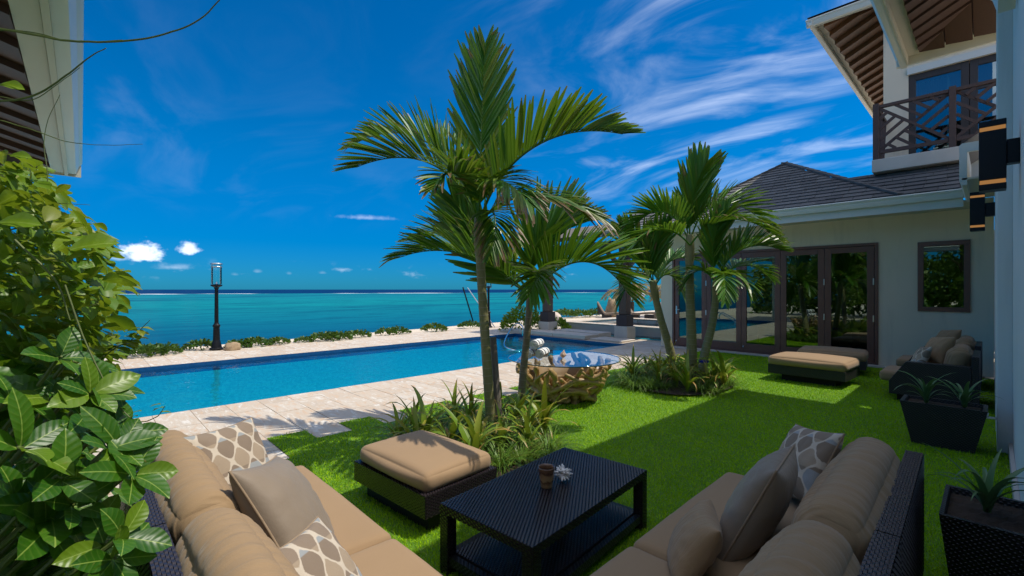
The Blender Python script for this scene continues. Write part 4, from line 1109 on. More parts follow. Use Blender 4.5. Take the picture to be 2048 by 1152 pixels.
    # armchairs in the corner
    for (x, y, lab, d) in ((-.12, 8.72, 'dark wicker armchair with tan cushions behind the long planter', 0), (-.12, 10.45, 'dark wicker armchair with tan cushions below the small window', 1)):
        c = thing('armchair', lab, 'armchair', (x, y, 0), PI / 2, 'wicker armchairs')
        seat_unit(c, 1.02, 1.02, 1, True, seed=20 + d)
        pillow('small blue and cream patterned pillow on the armchair ' + ('behind the long planter' if d == 0 else 'below the small window'), (x - .62, y + (.36 if d == 0 else .40), .62), (-.85, -.25, .4), (.3, .2, .9), .40, .40, .15, 'ogee_fabric', None, 30 + d, 'patterned pillows')
        pillow('plump plain tan pillow on the armchair ' + ('behind the long planter' if d == 0 else 'below the small window'), (x - .45, y + (.62 if d == 0 else .68), .74), (-.75, -.45, .45), (.3, .3, .9), .48, .44, .22, 'tan_fabric_wrinkled', None, 33 + d)
furniture()

def loft(mb, rings, closed_top=False, closed_bot=True):
    n = len(rings[0]); V = [p for r in rings for p in r]
    Fc = [(i * n + k, i * n + (k + 1) % n, (i + 1) * n + (k + 1) % n, (i + 1) * n + k) for i in range(len(rings) - 1) for k in range(n)]
    if closed_bot: Fc.append(tuple(reversed(range(n))))
    if closed_top: Fc.append(tuple((len(rings) - 1) * n + k for k in range(n)))
    mb.add(V, Fc)

def leaf_strip(L, W, curl, fold=.25, nseg=7, tw=0.0, prof=None, drytip=0.0, base_dry=0.0):
    """strap leaf along +Y, rising along +Z and arching over; returns MB in local coords"""
    mb = MB(); V = []; A = []; y = z = 0; ang = 1.25
    for i in range(nseg + 1):
        s = i / nseg; w = W * (prof(s) if prof else (min(1, .55 + s * 1.6) * (1 - s ** 2.6) + .02))
        dx = math.cos(tw * s); dz = math.sin(tw * s)
        for k in (-1, 0, 1):
            V.append((k * w / 2 * dx, y - abs(k) * 0, z + abs(k) * w * fold + k * w / 2 * dz)); A.append(min(1, base_dry + drytip * max(0, (s - .72) / .28)))
        ang -= curl / nseg * (0.5 + s); y += math.cos(ang) * L / nseg; z += math.sin(ang) * L / nseg
    mb.add(V, [(i * 3 + k, i * 3 + k + 1, i * 3 + k + 4, i * 3 + k + 3) for i in range(nseg) for k in range(2)], A)
    return mb

def planters():
    ag = []
    rs = random.Random(5)
    for i in range(6):
        ag.append(leaf_strip(rs.uniform(.24, .36), .036, rs.uniform(1.0, 2.2), .22, 8, rs.uniform(-.3, .3), lambda s: min(1, .7 + s) * (1 - s) ** .7 + .01).mesh('leaf', 'agave_leaf', True))
    for (x, y, sx, sy, h, lab, spots, rz) in ((-.36, 6.62, .33, .20, .45, 'long tapered black wicker planter holding two spiky agaves', ((-.13, 0), (.16, .02)), 0.0), (-.02, 3.56, .175, .27, .46, 'tall black wicker planter with one agave behind the shaded sofa', ((0, .02),), 0.0)):
        p = thing('planter', lab, 'planter', (x, y, .004), rz, 'black planters')
        m = MB(); ring = lambda k, z: [(-sx * k, -sy * k, z), (sx * k, -sy * k, z), (sx * k, sy * k, z), (-sx * k, sy * k, z)]
        loft(m, [ring(.72, 0), ring(1.0, h), ring(.90, h), ring(.86, h - .05)], True)
        obj('pot', m, 'wicker_fine', p)
        m = MB(); m.grid(lambda u, v: ((u - .5) * 2 * sx * .86, (v - .5) * 2 * sy * .86, h - .035 + .012 * mnoise.noise(Vector((u * 9, v * 9, x)))), 16, 10); obj('soil', m, 'soil', p)
        for i, (ax, ay) in enumerate(spots):
            lb = ('spiky green agave in the tall planter' if len(spots) == 1 else ('spiky green agave at the wall end of the long planter' if i else 'spiky green agave at the lawn end of the long planter'))
            a = thing('agave', lb, 'plant', (x + ax, y + ay, h - .025), rs.uniform(0, 6), 'agaves in planters')
            n = 15
            for k in range(n):
                o = obj('leaf', ag[k % 6], None, a); o.rotation_euler = (rs.uniform(-.1, .35), 0, k * 2.4 + rs.uniform(-.2, .2)); sc = rs.uniform(.9, 1.6); o.scale = (sc, sc, sc)
planters()

def driftwood_table():
    c = Vector((-4.50, 5.35, 0)); zt = .60
    t = thing('driftwood_table', 'carved tangled driftwood table with a round glass top', 'table', c)
    rs = random.Random(21)
    m = MB()
    # hollow bowl body with lumps and holes hidden behind roots
    def rr(an, z):
        return 1 + .10 * math.sin(an * 5 + z * 7) + .08 * mnoise.noise(Vector((math.cos(an) * 3, math.sin(an) * 3, z * 5)))
    n = 56; rings = []
    for z, r in ((.0, .30), (.05, .36), (.14, .42), (.26, .46), (.36, .50), (.40, .50), (.42, .50)):
        rings.append([Vector((math.cos(2 * PI * k / n) * r * rr(2 * PI * k / n, z), math.sin(2 * PI * k / n) * r * rr(2 * PI * k / n, z), max(.003, z + (.03 * math.sin(k * 1.9) if z > .5 else 0)))) for k in range(n)])
    for z, r in ((.40, .44), (.3, .38), (.12, .25)):
        rings.append([Vector((math.cos(2 * PI * k / n) * r, math.sin(2 * PI * k / n) * r, z)) for k in range(n)])
    loft(m, rings, True); obj('stump', m, 'drift_wood_dark', t, smooth=True)
    def surf(an, z, out): 
        r = lerp(.40, .70, min(1, z / .56)) * (1 + .05 * math.sin(an * 5 + z * 7)) + out
        return Vector((math.cos(an) * r, math.sin(an) * r, z))
    def root(a0, da, z0, z1, r0, r1, out0, out1, wob, k=6):
        pts = []; ph = rs.uniform(0, 6)
        for j in range(k):
            f = j / (k - 1); pts.append(surf(a0 + da * f + wob * math.sin(ph + f * 5.5), lerp(z0, z1, f) + .02 * math.sin(ph * 2 + f * 7) * (0 < j < k - 1), lerp(out0, out1, f) + .03 * math.sin(ph + f * 4)))
        sp = spline(pts, 6); m_ = len(sp)
        rad = [lerp(r0, r1, q / m_) * (1 + .16 * math.sin(q * .9 + ph) + .10 * math.sin(q * 2.3)) for q in range(m_)]
        mm = MB(); mm.tube(sp, rad, 10)
        # knotted, flattened section instead of a clean pipe
        mm.v = [tuple(Vector(v) + Vector(v).normalized() * (.012 * mnoise.noise(Vector(v) * 14) + .006 * mnoise.noise(Vector(v) * 40))) for v in mm.v]
        mm.v = [(v[0], v[1], min(.598, max(.003, v[2]))) for v in mm.v]
        obj('root', mm, 'drift_wood', t, smooth=True)
    for i in range(26):      # uprights flaring to the rim
        root(i / 26 * 2 * PI + rs.uniform(-.1, .1), rs.uniform(-.45, .45), rs.uniform(.01, .06), rs.uniform(.53, .585), rs.uniform(.045, .075), rs.uniform(.022, .045), -.02, .02, .10)
    for i in range(22):      # crossing roots
        root(i / 22 * 2 * PI + rs.uniform(-.1, .1), rs.choice((-1, 1)) * rs.uniform(.7, 1.5), rs.uniform(.03, .25), rs.uniform(.2, .54), rs.uniform(.035, .06), rs.uniform(.015, .03), .03, .05, .12)
    for i in range(14):      # snags curling out of the tangle
        root(rs.uniform(0, 2 * PI), rs.uniform(-.5, .5), rs.uniform(.1, .4), rs.uniform(.2, .56), rs.uniform(.04, .06), .012, .02, .10, .15, 5)
    R = .85; n = 96
    mm = MB(); mm.add([(math.cos(2 * PI * k / n) * (R - .002), math.sin(2 * PI * k / n) * (R - .002), zt + .014) for k in range(n)], [tuple(range(n))])
    g = obj('glass_top', mm, 'table_glass', t)
    mm = MB(); pr = [(R - .004, zt), (R, zt + .003), (R, zt + .011), (R - .004, zt + .0145)]
    V = []
    for r, z in pr: V += [(math.cos(2 * PI * k / n) * r, math.sin(2 * PI * k / n) * r, z) for k in range(n)]
    mm.add(V, [(i * n + k, i * n + (k + 1) % n, (i + 1) * n + (k + 1) % n, (i + 1) * n + k) for i in range(3) for k in range(n)]); obj('glass_edge', mm, 'glass_edge', g, smooth=True)
    # rolled towels, stacked three
    zz = zt + .015
    base = Vector((c.x, c.y, 0)) - VRIGHT * .42 - VFWD * .10
    offs = ((-.085, 0, 'rolled navy-striped white towel, bottom of the stack by the slanted palm'), (.085, 0, 'rolled navy-striped white towel, bottom of the stack by the sea shell'), (0, 1, 'rolled navy-striped white towel on top of the stack'))
    ax = (VFWD * .9 + VRIGHT * .35).normalized(); sd = ax.cross(VUP)
    for i, (dx, lv, lab) in enumerate(offs):
        r = .078; mm = MB(); L = .30
        cen = base + VRIGHT * dx + VUP * (zz + r * 1.04 + lv * .135)
        # spiral roll
        T = 3.2; ns = 70; Va = []; Aa = []
        for s_ in range(ns + 1):
            f = s_ / ns; an = f * T * 2 * PI; rad = r * (1 - .82 * f)
            for e in range(9):
                q = e / 8 - .5; st = 1.0 if e in (2, 6) else 0.0
                bul = 1 - .06 * (abs(q) * 2) ** 3
                Va.append(sd * math.cos(an) * rad * bul + VUP * math.sin(an) * rad * bul + ax * (q * L + .008 * math.sin(f * 17))); Aa.append(st)
        w = 9
        mm.add(Va, [(s_ * w + e, s_ * w + e + 1, (s_ + 1) * w + e + 1, (s_ + 1) * w + e) for s_ in range(ns) for e in range(8)], Aa)
        for sgn in (-1, 1):
            nn = 24; mm.add([sd * math.cos(2 * PI * k / nn) * r * .9 + VUP * math.sin(2 * PI * k / nn) * r * .9 + ax * sgn * L * .455 for k in range(nn)], [tuple(range(nn))], .0)
        o = obj('rolled_towel', mm, 'towel', None, smooth=True); o.location = cen; tag(o, lab, 'towel', 'rolled towels')
    # conch shell on the glass
    mm = MB(); mm.lathe([(.004, 0), (.022, .012), (.042, .04), (.038, .06), (.028, .075), (.018, .095), (.010, .11), (.002, .125)], 14, (0, 0, 0), lambda a, z: 1 + .22 * math.sin(a * 4 + z * 50))
    o = obj('conch_shell', mm, 'pink_shell', None, smooth=True); o.location = Vector((c.x, c.y, zz + .0)) + VFWD * -.05 + VRIGHT * -.02; o.rotation_euler = (.15, .1, 1); tag(o, 'peach conch shell standing on the round glass top', 'shell')
driftwood_table()

def sconces():
    def sconce(x, y, z0, z1, wallx, lab):
        s = thing('wall_sconce', lab, 'wall lamp', (x, y, z0), 0, 'wall sconces'); h = z1 - z0; r = .072
        for a, b, nm in ((0, .045, 'bottom_cap'), (.075, h - .075, 'body'), (h - .045, h, 'top_cap')):
            m = MB(); m.box(-r, r, -r, r, a, b); obj(nm, m, 'black_metal', s, bevel=.004)
        for a in (.046, h - .074):
            m = MB(); m.box(-r + .004, r - .004, -r + .004, r - .004, a, a + .028); obj('glow_band', m, 'lamp_glow', s)
        m = MB(); m.box(r + .001, wallx - x - .001, -.05, .05, h * .36, h * .70); obj('bracket', m, 'black_metal', s, bevel=.004)
    sconce(.0, 5.03, 2.40, 2.92, .14, 'black box wall lamp with amber bands on the smooth white wall')
    sconce(-.14, 8.80, 2.44, 2.96, .025, 'black box wall lamp with amber bands beyond the white pilaster')
    m = MB(); m.tube([(.03, 6.95, .30), (-.05, 6.95, .30), (-.08, 6.95, .27)], .012, 10); m.tube([(-.045, 6.95, .30), (-.045, 6.95, .345)], [.012, .02], 10)
    o = obj('garden_tap', m, 'steel', None, smooth=True); tag(o, 'small metal garden tap on the foot of the white pilaster', 'tap')
sconces()

def shore_things():
    def lamp(p, lab):
        t = thing('lamp_post', lab, 'lamp post', p, 0, 'terrace lamp posts')
        m = MB(); m.lathe([(.17, 0), (.17, .05), (.13, .07), (.115, .15), (.085, .28), (.075, .62), (.09, .64), (.09, .68), (.07, .70), (.052, .74)], 16); obj('base', m, 'black_metal', t, smooth=False)
        m = MB(); m.lathe([(.05, .74), (.043, 1.66), (.06, 1.68), (.06, 1.71)], 14); obj('pole', m, 'black_metal', t)
        m = MB(); m.lathe([(.07, 1.712), (.14, 1.75), (.14, 1.78), (.02, 1.80)], 16); obj('lantern_base', m, 'black_metal', t)
        m = MB(); n = 24; V = []
        for z in (1.80, 2.32): V += [(math.cos(2 * PI * k / n) * .125, math.sin(2 * PI * k / n) * .125, z) for k in range(n)]
        m.add(V, [(k, (k + 1) % n, n + (k + 1) % n, n + k) for k in range(n)]); g = obj('glass', m, 'clear_glass', t, smooth=True)
        for k in range(4):
            an = k * PI / 2 + .5; x, y = math.cos(an) * .135, math.sin(an) * .135
            m = MB(); m.tube([(x, y, 1.79), (x, y, 2.33)], .007, 6); obj('lantern_rod', m, 'hinge_metal', t)
        m = MB(); m.lathe([(.15, 2.331), (.15, 2.35), (.13, 2.37), (.001, 2.375)], 20); obj('lantern_cap', m, 'hinge_metal', t)
        m = MB(); m.lathe([(.138, 2.255), (.142, 2.26), (.142, 2.275), (.138, 2.28)], 20); obj('lantern_ring', m, 'hinge_metal', t)
        m = MB(); m.tube([(0, 0, 1.80), (0, 0, 1.86)], [.03, .02], 8); obj('lamp_holder', m, 'hinge_metal', t)
    lamp((-14.55, 2.68, .0), 'black lamp post with glass cylinder lantern beside the brown rock')
    lamp((-15.05, 12.85, .0), 'black lamp post standing behind the tall palm trunk')
    def rock(p, s, mat, lab, seed, sc=(1, 1, .8)):
        bm = bmesh.new(); bmesh.ops.create_icosphere(bm, subdivisions=3, radius=1)
        for v in bm.verts:
            d = 1 + .35 * mnoise.noise(v.co * 1.6 + Vector((seed, 0, 0))) + .12 * mnoise.noise(v.co * 5 + Vector((seed, 0, 0)))
            v.co = Vector((v.co.x * d * sc[0] * s, v.co.y * d * sc[1] * s, max(-.35 * s, v.co.z * d * sc[2] * s)))
        me = bpy.data.meshes.new('rock'); bm.to_mesh(me); bm.free(); me.shade_smooth(); me.materials.append(MAT[mat])
        o = obj('rock', me); o.location = (p[0], p[1], p[2] + .30 * s); tag(o, lab, 'rock')
    rock((-14.25, 3.0, 0), .19, 'rock', 'rounded brown rock at the foot of the lamp post', 3)
    rock((-15.4, 17.2, 0), .5, 'pale_rock', 'pale weathered driftwood-like boulder on the shore beyond the pergola', 8, (1.5, .7, .8))
    rock((-14.9, 21.9, 0), .62, 'rock', 'tall rusty brown rock behind the lounger backrest', 12, (.55, .55, 1.5))
    # pool ladder (left end) and pool rail (far steps)
    t = thing('pool_ladder', 'steel pool ladder with two rails at the pool end by the shrub', 'ladder', (0, 0, 0))
    for dy in (0, .45):
        a = Vector((-9.55 - dy * .35, -.55 + dy * .2, 0)); m = MB()
        pts = [(a.x - .75, a.y, .0), (a.x - .74, a.y, .22), (a.x - .62, a.y + .02, .36), (a.x - .45, a.y + .05, .36), (a.x + .30, a.y + .30, .0), (a.x + .62, a.y + .42, -.25), (a.x + .66, a.y + .42, -.6)]
        m.tube(spline(pts, 5), .028, 10); obj('rail', m, 'steel', t, smooth=True)
    t = thing('pool_handrail', 'bent steel handrail rising from the far pool steps', 'handrail', (0, 0, 0))
    b = G(1035, 668); m = MB()
    pts = [G(1045, 672), G(1045, 672) + VUP * .34, G(1030, 668) + VUP * .36, G(1008, 690) - VUP * .0 + VUP * .02, G(1040, 704, -.12) ]
    m.tube(spline(pts, 6), .022, 8); obj('rail', m, 'steel', t, smooth=True)
    # sun loungers
    for i, (x, y, lab) in enumerate(((-14.3, 21.2, 'brown wicker sun lounger with raised back beside the tall brown rock'), (-13.3, 22.4, 'brown wicker sun lounger with a white towel over its back'))):
        L = thing('sun_lounger', lab, 'sun lounger', (x, y, 0), math.radians(-150 - 8 * i), 'sun loungers')
        m = MB(); P = spline([(-.95, 0, .36), (-.6, 0, .42), (-.2, 0, .40), (.25, 0, .36), (.5, 0, .42), (.85, 0, .98)], 4)
        V = []
        for p in P: V += [(p.x, -.33, p.z), (p.x, .33, p.z), (p.x, .33, p.z - .10), (p.x, -.33, p.z - .10)]
        n = len(P); m.add(V, [(j * 4 + k, j * 4 + (k + 1) % 4, (j + 1) * 4 + (k + 1) % 4, (j + 1) * 4 + k) for j in range(n - 1) for k in range(4)] + [(0, 1, 2, 3), (4 * n - 1, 4 * n - 2, 4 * n - 3, 4 * n - 4)])
        obj('bed', m, 'lounge_fabric', L)
        for xx in (-.45, .35):
            m = MB(); m.box(xx - .25, xx + .25, -.28, .28, .003, .27); obj('foot', m, 'wicker_fine', L)
        m = MB(); m.prism([(.45, .30), (.80, .30), (.86, .88)], (0, -.30, 0), (1, 0, 0), VUP, (0, .6, 0)); obj('back_support', m, 'wicker_fine', L)
        if i: 
            m = MB(); m.box(.74, .90, -.25, .10, .55, 1.02); o = obj('beach_towel', m, 'towel', None, bevel=.03); o.matrix_world = L.matrix_basis.copy() @ Matrix.Rotation(-.45, 4, 'Y') @ Matrix.Translation((-.32, 0, .34)); tag(o, 'white towel hung over the lounger back', 'towel')
    # low stone wall beside the house
    w = thing('garden_wall', 'low tan block wall at the far end of the terrace', 'wall', (0, 0, 0))
    rs = random.Random(9)
    for r in range(5):
        x = -12.6 - (.3 if r % 2 else 0)
        while x < -9.5:
            l = .6; m = MB(); m.box(max(x, -12.6), x + l - .012, 22.6, 22.9, .003 + r * .19, .003 + r * .19 + .18); obj('block', m, 'rock' if False else 'limestone', w); x += l
    # thin dark pole and pale support line in the planting strip
    for a, b, r, mt, lab in ((G(946, 642), AT(926, 575, 22), .035, 'black_metal', 'thin dark leaning pole at the terrace edge'), (G(990, 655), AT(935, 575, 20.0), .022, 'hinge_metal', 'thin pale leaning pole beside the hidden lamp post')):
        m = MB(); m.tube([a, b], r, 8); o = obj('leaning_pole', m, mt, None); tag(o, lab, 'pole')
shore_things()
# ---------------------------------------------------------------- vegetation
def frond(mb, P, U, L, a0, a1, beta, n=44, width=.034, dry=0.0, droop=.25, seed=0, start=.16, lean=0.0, rr0=.016):
    """pinnate frond along Bezier P; leaflets in two ranks; U = side the leaf face looks to"""
    rs = random.Random(seed); P = [Vector(p) for p in P]
    N0 = 24; pts = [bez(P, i / N0) for i in range(N0 + 1)]
    mb.tube(pts, [lerp(rr0, .0035, i / N0) for i in range(N0 + 1)], 6, True, 0.02)
    gap = [rs.random() for _ in range(8)]
    for side in (-1, 1):
        for i in range(n):
            t = lerp(start, .995, (i + rs.uniform(-.25, .25)) / (n - 1)); t = min(1, max(start * .8, t))
            p = bez(P, t); T = (bez(P, min(1, t + .02)) - bez(P, max(0, t - .02))).normalized()
            N = Vector(U); N = (N - T * N.dot(T))
            if N.length < .05: N = T.orthogonal()
            N.normalize(); S = T.cross(N)
            f = (t - start) / (1 - start)
            ln = L * (.45 + .75 * math.sin(PI * min(1, .18 + f * .72)) ** 1.1) * (1 - .35 * f ** 4) * rs.uniform(.88, 1.08) / 1.1
            al = math.radians(lerp(a0, a1, f) + rs.uniform(-6, 6)); be = math.radians(beta + rs.uniform(-10, 10))
            d = (T * math.cos(al) + (S * side * math.cos(be) + N * math.sin(be)) * math.sin(al)).normalized()
            W = T - d * T.dot(d); W = W.normalized() if W.length > .05 else S
            W = (W * math.cos(.5 * side) + d.cross(W) * math.sin(.5 * side)).normalized()
            Fo = d.cross(W)
            if Fo.dot(N) < 0: Fo = -Fo
            k = 5; V = []; A = []; dd = dry * rs.uniform(.3, 1.3)
            tipdry = rs.random() < (.35 + dry)
            kink = rs.uniform(0, .5) if rs.random() < dry else 0
            for j in range(k + 1):
                s = j / k; w = width * 1.0 * (.45, .92, 1.0, .96, .80, .25)[j] * (.8 + .35 * (ln / L)) / 2
                q = p + d * (ln * s) - VUP * (droop * ln * s * s * (.4 + .6 * abs(d.x) + .3)) - VUP * kink * ln * max(0, s - .55) * 1.2
                A3 = min(1, dd * s * 1.5 + (.75 if tipdry and s > .85 else 0) + (.9 if kink and s > .6 else 0))
                V += [q + W * w + Fo * w * .35, q, q - W * w + Fo * w * .35]; A += [A3] * 3
            mb.add(V, [(j * 3 + c, j * 3 + c + 1, j * 3 + c + 4, j * 3 + c + 3) for j in range(k) for c in range(2)], A)

def palm(label, base, Z0, trunk, rad, fronds, mat, tmat, seed, group):
    """trunk: list of (px,py); fronds: list of dicts in photo pixels with depth offsets, all standing at depth Z0"""
    base = Vector(base); t = thing('palm_tree', label, 'palm', base, 0, group)
    pts = [AT(x, y, Z0) for x, y in trunk]; pts[0] = base
    sp = spline(pts, 10); m = MB(); n = len(sp); rs = random.Random(seed); R = []; A = []
    P2 = []; acc = 0
    L = sum((sp[i + 1] - sp[i]).length for i in range(n - 1)); rings = max(5, int(L / .085))
    nn = rings * 5; import bisect
    cum = [0]
    for i in range(n - 1): cum.append(cum[-1] + (sp[i + 1] - sp[i]).length)
    def along(s):
        i = min(n - 2, max(0, bisect.bisect(cum, s) - 1)); f = (s - cum[i]) / max(1e-6, cum[i + 1] - cum[i]); return sp[i].lerp(sp[i + 1], f)
    for i in range(nn + 1):
        s = L * i / nn; f = i / nn; r = lerp(rad[0], rad[1], f ** .7); ph = i % 5
        if f > .80: r *= 1 + .25 * math.sin((f - .80) / .20 * PI)        # crownshaft swelling
        if f < .06: r *= 1.25 - f * 4
        ring = ph == 0 and f < .80
        R.append(r * (1.045 if ring else 1)); A.append(.75 if ring else 0.0); P2.append(along(s))
    m.tube(P2, R, 14, True, A); obj('trunk', m, tmat, t, smooth=True, off=base)
    sc = Z0 / FPX
    for i, f in enumerate(fronds):
        P = [AT(q[0], q[1], Z0 + (q[2] if len(q) > 2 else 0)) for q in f['p']]
        m = MB(); frond(m, P, f.get('U', VUP), f['L'] * sc, *f.get('a', (55, 22)), f.get('b', 45), f.get('n', 44), f.get('w', .034), f.get('dry', .05), f.get('droop', .2), seed * 100 + i)
        obj('frond', m, f.get('mat', mat), t, off=base)
    return t

def palms():
    C = -VFWD + VUP * .25
    b = G(984, 868)
    palm('tall slender palm with green ringed trunk and upright central frond', b, 5.16, [(984, 868), (976, 760), (968, 640), (961, 530), (957, 435)], (.060, .048), [
        dict(p=[(958, 450), (958, 330, .05), (966, 200, .1), (970, 90, .12)], U=C, L=112, a=(40, 20), b=14, n=44, w=.040, droop=-.06),
        dict(p=[(960, 445), (985, 340, -.4), (1090, 235, -1.0), (1245, 268, -1.65)], U=VUP + VFWD * .1, L=98, a=(62, 14), b=62, n=46, w=.036, droop=.04),
        dict(p=[(957, 445), (915, 330, -.1), (830, 285, -.3), (712, 335, -.4)], U=VUP - VFWD * .3, L=112, a=(58, 16), b=52, n=46, w=.038, droop=.06, dry=.10),
        dict(p=[(957, 445), (925, 330, .3), (840, 215, .55), (705, 290, .7)], U=VUP + VFWD * .2, L=100, a=(58, 14), b=58, n=44, w=.034, droop=.03),
        dict(p=[(960, 450), (1000, 370, -.15), (1110, 385, -.3), (1205, 440, -.4)], U=VUP - VFWD * .35, L=95, a=(50, 18), b=22, n=44, w=.034, dry=.38, droop=.22),
        dict(p=[(959, 445), (950, 350, -.35), (1000, 330, -.75), (1060, 410, -1.0)], U=VUP - VFWD * .6, L=85, a=(55, 20), b=25, n=42, w=.034, dry=.28, droop=.3),
        dict(p=[(957, 445), (930, 350, -.4), (905, 315, -.8), (870, 375, -1.05)], U=VUP - VFWD * .5, L=80, a=(55, 22), b=45, n=38, w=.036, dry=.15, droop=.15),
        dict(p=[(960, 450), (985, 400, -.3), (1000, 420, -.6), (985, 500, -.75)], U=VUP - VFWD, L=70, a=(50, 22), b=10, n=34, w=.032, dry=.35, droop=.25),
    ], 'palm_leaf', 'palm_trunk', 1, 'palms in the lawn beds')
    b = G(1040, 842)
    palm('slanted young palm with dark thin trunk and bright fronds beside the tall palm', b, depth(b), [(1040, 842), (1046, 750), (1054, 670), (1060, 600), (1062, 565)], (.052, .040), [
        dict(p=[(1060, 590), (1010, 545, -.1), (920, 470, -.25), (800, 515, -.35)], U=VUP, L=105, a=(58, 14), b=48, n=42, w=.040, droop=.12),
        dict(p=[(1060, 585), (1000, 500, .2), (930, 450, .3), (825, 480, .4)], U=VUP, L=100, a=(58, 14), b=48, n=42, w=.040, droop=.08, mat='palm_leaf_bright'),
        dict(p=[(1060, 585), (985, 560, .15), (945, 460, .2), (905, 395, .25)], U=C - VRIGHT * .3, L=115, a=(34, 18), b=12, n=46, w=.044, droop=.0, mat='palm_leaf_bright'),
        dict(p=[(1062, 580), (1050, 490, .05), (1090, 450, .1), (1150, 430, .15)], U=C + VUP * .2, L=120, a=(38, 18), b=14, n=46, w=.044, droop=.03, mat='palm_leaf_bright'),
        dict(p=[(1063, 590), (1110, 525, -.1), (1190, 480, -.2), (1258, 590, -.3)], U=VUP, L=105, a=(62, 16), b=52, n=46, w=.040, droop=.06),
        dict(p=[(1062, 590), (1075, 530, -.4), (1085, 520, -.7), (1060, 590, -.95)], U=VUP - VFWD * .8, L=75, a=(55, 22), b=25, n=36, w=.036, droop=.25),
    ], 'palm_leaf_bright', 'palm_trunk_dark', 2, 'palms in the lawn beds')
    # second bed: three palms
    Z = 8.0; b = AT(1383, 579, Z); b.z = 0
    palm('middle palm of the bed before the folding doors, straight ringed trunk', b, Z, [(1383, 765), (1383, 680), (1380, 590), (1379, 520), (1380, 470)], (.100, .062), [
        dict(p=[(1380, 480), (1376, 420), (1388, 365), (1413, 325)], U=C, L=79, a=(32, 18), b=14, n=40, w=.053, droop=.0),
        dict(p=[(1381, 485), (1395, 400), (1470, 370), (1548, 468)], U=VUP, L=62, a=(62, 18), b=50, n=40, w=.042, droop=.08),
        dict(p=[(1379, 485), (1350, 410), (1300, 400), (1258, 470)], U=VUP, L=60, a=(62, 18), b=52, n=40, w=.042, droop=.08),
        dict(p=[(1381, 490, -.1), (1420, 430, -.3), (1490, 420, -.5), (1556, 475, -.6)], U=VUP, L=53, a=(55, 20), b=30, n=38, w=.039, dry=.3, droop=.2),
        dict(p=[(1379, 490, -.1), (1340, 440, -.3), (1290, 450, -.5), (1245, 525, -.6)], U=VUP, L=57, a=(58, 20), b=28, n=38, w=.042, droop=.2),
        dict(p=[(1380, 485), (1370, 430, .4), (1350, 400, .7), (1320, 430, .9)], U=VUP, L=57, a=(55, 20), b=45, n=36, w=.041, droop=.1),
    ], 'palm_leaf_bright', 'palm_trunk', 3, 'palms in the lawn beds')
    Z = 8.45; b = AT(1350, 579, Z); b.z = 0
    palm('palm leaning away from the folding doors towards the pool', b, Z, [(1350, 757), (1340, 700), (1322, 640), (1310, 590), (1306, 560)], (.090, .058), [
        dict(p=[(1307, 575), (1295, 520), (1275, 490), (1243, 455)], U=C, L=64, a=(36, 18), b=16, n=36, w=.047, droop=.0, mat='palm_leaf_bright'),
        dict(p=[(1308, 575), (1300, 520), (1310, 480), (1335, 455)], U=C, L=62, a=(36, 18), b=16, n=36, w=.047, droop=.0),
        dict(p=[(1308, 578), (1325, 535), (1350, 540), (1366, 592)], U=VUP, L=47, a=(58, 20), b=28, n=34, w=.039, droop=.2),
        dict(p=[(1306, 578), (1285, 535), (1260, 545), (1238, 610)], U=VUP, L=50, a=(58, 20), b=28, n=34, w=.039, droop=.2),
        dict(p=[(1308, 575), (1320, 530, .3), (1350, 505, .5), (1385, 520, .6)], U=VUP, L=50, a=(58, 20), b=45, n=34, w=.039, droop=.1),
    ], 'palm_leaf_bright', 'palm_trunk', 4, 'palms in the lawn beds')
    Z = 7.75; b = AT(1402, 579, Z); b.z = 0
    t = palm('curved palm with blue tape round its foot before the folding doors', b, Z, [(1402, 772), (1409, 710), (1424, 650), (1431, 600), (1433, 555)], (.080, .055), [
        dict(p=[(1433, 565), (1450, 505), (1500, 475), (1562, 500)], U=VUP, L=64, a=(60, 14), b=52, n=36, w=.047, droop=.04, mat='palm_leaf_bright'),
        dict(p=[(1432, 560), (1418, 505), (1425, 460), (1455, 420)], U=C, L=62, a=(36, 18), b=16, n=36, w=.044, droop=.0),
        dict(p=[(1433, 570, -.1), (1450, 535, -.3), (1485, 540, -.5), (1500, 590, -.6)], U=VUP, L=43, a=(58, 22), b=20, n=32, w=.039, droop=.25, mat='palm_leaf_bright'),
        dict(p=[(1431, 568), (1412, 530), (1388, 530), (1366, 575)], U=VUP, L=43, a=(58, 22), b=22, n=30, w=.037, droop=.2),
        dict(p=[(1433, 565, .0), (1470, 520, .2), (1510, 520, .3), (1545, 560, .4)], U=VUP, L=45, a=(58, 20), b=30, n=32, w=.037, droop=.15),
        dict(p=[(1432, 565), (1440, 530, -.5), (1455, 540, -.8), (1450, 600, -1.0)], U=VUP - VFWD * .4, L=41, a=(55, 22), b=22, n=30, w=.037, droop=.25, mat='palm_leaf_bright'),
    ], 'palm_leaf_bright', 'palm_trunk', 5, 'palms in the lawn beds')
    m = MB(); p = AT(1407.5, 722, Z); m.lathe([(.080, -.02), (.082, -.015), (.082, .015), (.080, .02)], 14, p - b); obj('tape', m, 'blue_tape', t)
    # cut stake beside the tall palm
    m = MB(); a = G(1000, 868); m.tube([a, AT(993, 770, 5.25), AT(986, 674, 5.3)], [.045, .04, .038], 8); o = obj('palm_stake', m, 'grey_wood', None, off=a); o.location = a; tag(o, 'weathered wooden stake leaning against the tall palm trunk', 'stake')
palms()

